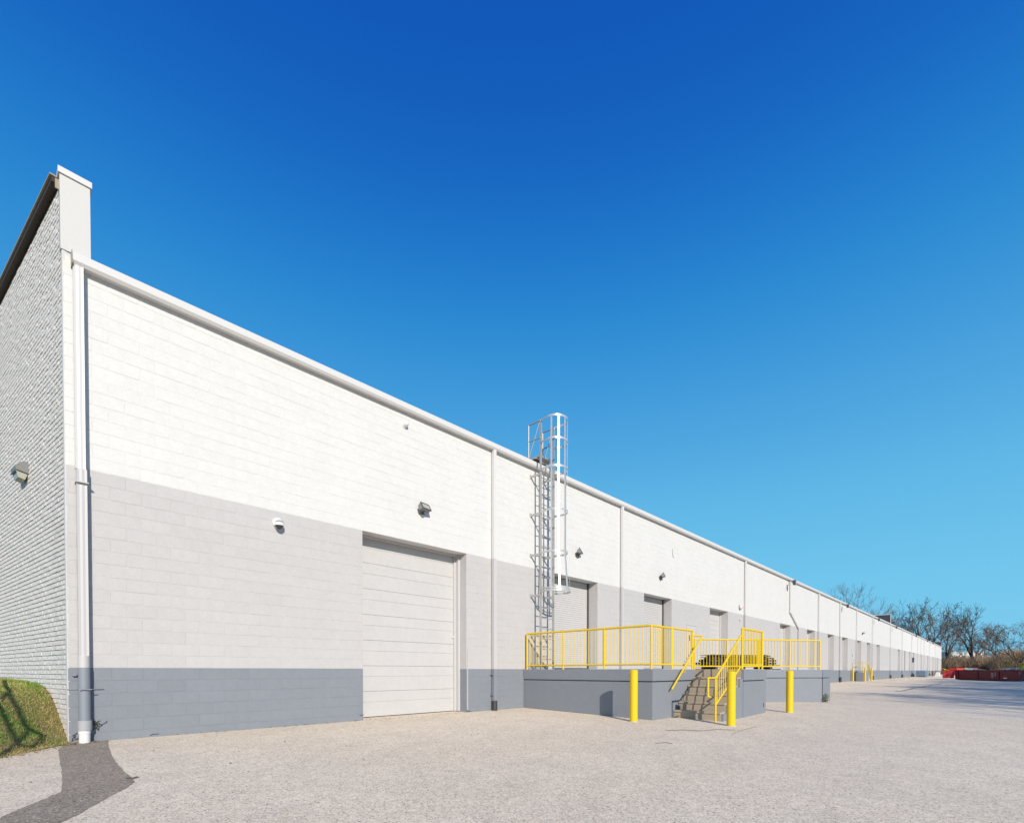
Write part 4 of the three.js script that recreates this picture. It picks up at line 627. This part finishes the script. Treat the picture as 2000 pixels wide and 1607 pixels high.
// dried vine clinging to the wall at the corner outlet
{
  const o = thing('dried_vine', 'thin dried vine clinging to the base around the corner outlet pipe', 'vine'), r = rng(64), m = mat(C(0.045, 0.035, 0.03), { roughness: 1 });
  for (const [x, y, n, dx] of [[0.03, 0.08, 8, 0.0], [0.06, 0.1, 9, 0.01], [0.1, 0.1, 6, -0.01], [0.33, 0.28, 6, 0.02], [0.31, 0.3, 5, 0.03], [1.02, 0.075, 6, 0.03]]) { const pts = [V(x, y, 0.012)]; for (let i = 0; i < n; i++) pts.push(pts[i].clone().add(V((r() - 0.5) * 0.06 + dx, x > 0.5 ? 0.012 * (r() - 0.3) : 0.035 * (r() - 0.1), 0)).setZ(0.008 + 0.008 * r())); part('stem', pipePath(pts, 0.0035, 5), m, o); }
  const P = []; for (let i = 0; i < 22; i++) { const c = V(0.29 + 0.06 * r(), 0.24 + 0.12 * r(), 0.02 + 0.05 * r()), a = V(r() - 0.5, r() - 0.5, r() - 0.5).multiplyScalar(0.05), b = V(r() - 0.5, r() - 0.5, r() - 0.5).multiplyScalar(0.05); for (const v of [c.clone().add(a), c.clone().add(b), c.clone().sub(a)]) P.push(v.x, v.y, v.z); }
  const g = new THREE.BufferGeometry(); g.setAttribute('position', new THREE.Float32BufferAttribute(P, 3)); g.computeVertexNormals(); part('foliage', g, new THREE.MeshStandardMaterial({ color: C(0.05, 0.05, 0.025), roughness: 1, side: THREE.DoubleSide }), o);
}
{ // weed in the platform joint
  const o = thing('weed', 'small green weed at the platform joint', 'weed', null, [20.3, lotY(20.3, 5.7), 5.68]), r = rng(12), P = []; for (let i = 0; i < 120; i++) { const a = r() * 6.28, y = r() * 0.3, d = 0.02 + 0.16 * r(), c = V(Math.cos(a) * d, y, Math.sin(a) * d * 0.5), u = V(r() - 0.5, r() - 0.2, r() - 0.5).multiplyScalar(0.09), w = V(r() - 0.5, r() - 0.5, r() - 0.5).multiplyScalar(0.05); for (const v of [c.clone().add(u), c.clone().add(w), c.clone().sub(u)]) P.push(v.x, Math.max(0, v.y), v.z); }
  const g = new THREE.BufferGeometry(); g.setAttribute('position', new THREE.Float32BufferAttribute(P, 3)); g.computeVertexNormals(); part('foliage', g, new THREE.MeshStandardMaterial({ color: C(0.1, 0.13, 0.045), roughness: 0.9, side: THREE.DoubleSide }), o); part('stem', [rod(V(0, 0, 0), V(0.02, 0.28, 0), 0.006, 5)], barkMats[0], o);
}
groundSheet([[243, 1521], [250, 1518.5], [258, 1519.5], [266, 1517], [272, 1518], [264, 1520.5], [256, 1522], [249, 1523.5]], 0.0075, mat(C(0.16, 0.125, 0.1), { roughness: 1 }), 'pavement_crack', 'short dark crack at the bend of the asphalt patch');

// hairline cracks in the paving by the stair foot and across the yard
for (const [pts, label] of [[[[1300, 1427], [1335, 1425.5], [1368, 1427.5], [1402, 1424.5], [1436, 1426]], 'hairline crack in front of the platform stair'], [[[1428, 1436], [1441, 1429], [1456, 1424.5], [1478, 1419.5]], 'hairline crack beside the bollard at the stair foot'], [[[1280, 1452], [1300, 1450], [1314, 1452.5]], 'short crack in the paving below the platform corner']]) groundSheet([...pts.map(([x, y]) => [x, y - 0.35]), ...pts.slice().reverse().map(([x, y]) => [x, y + 0.35])], 0.005, mat(C(0.22, 0.18, 0.14), { roughness: 1 }), numbered('pavement_hairline'), label);

renderer.render(scene, camera);
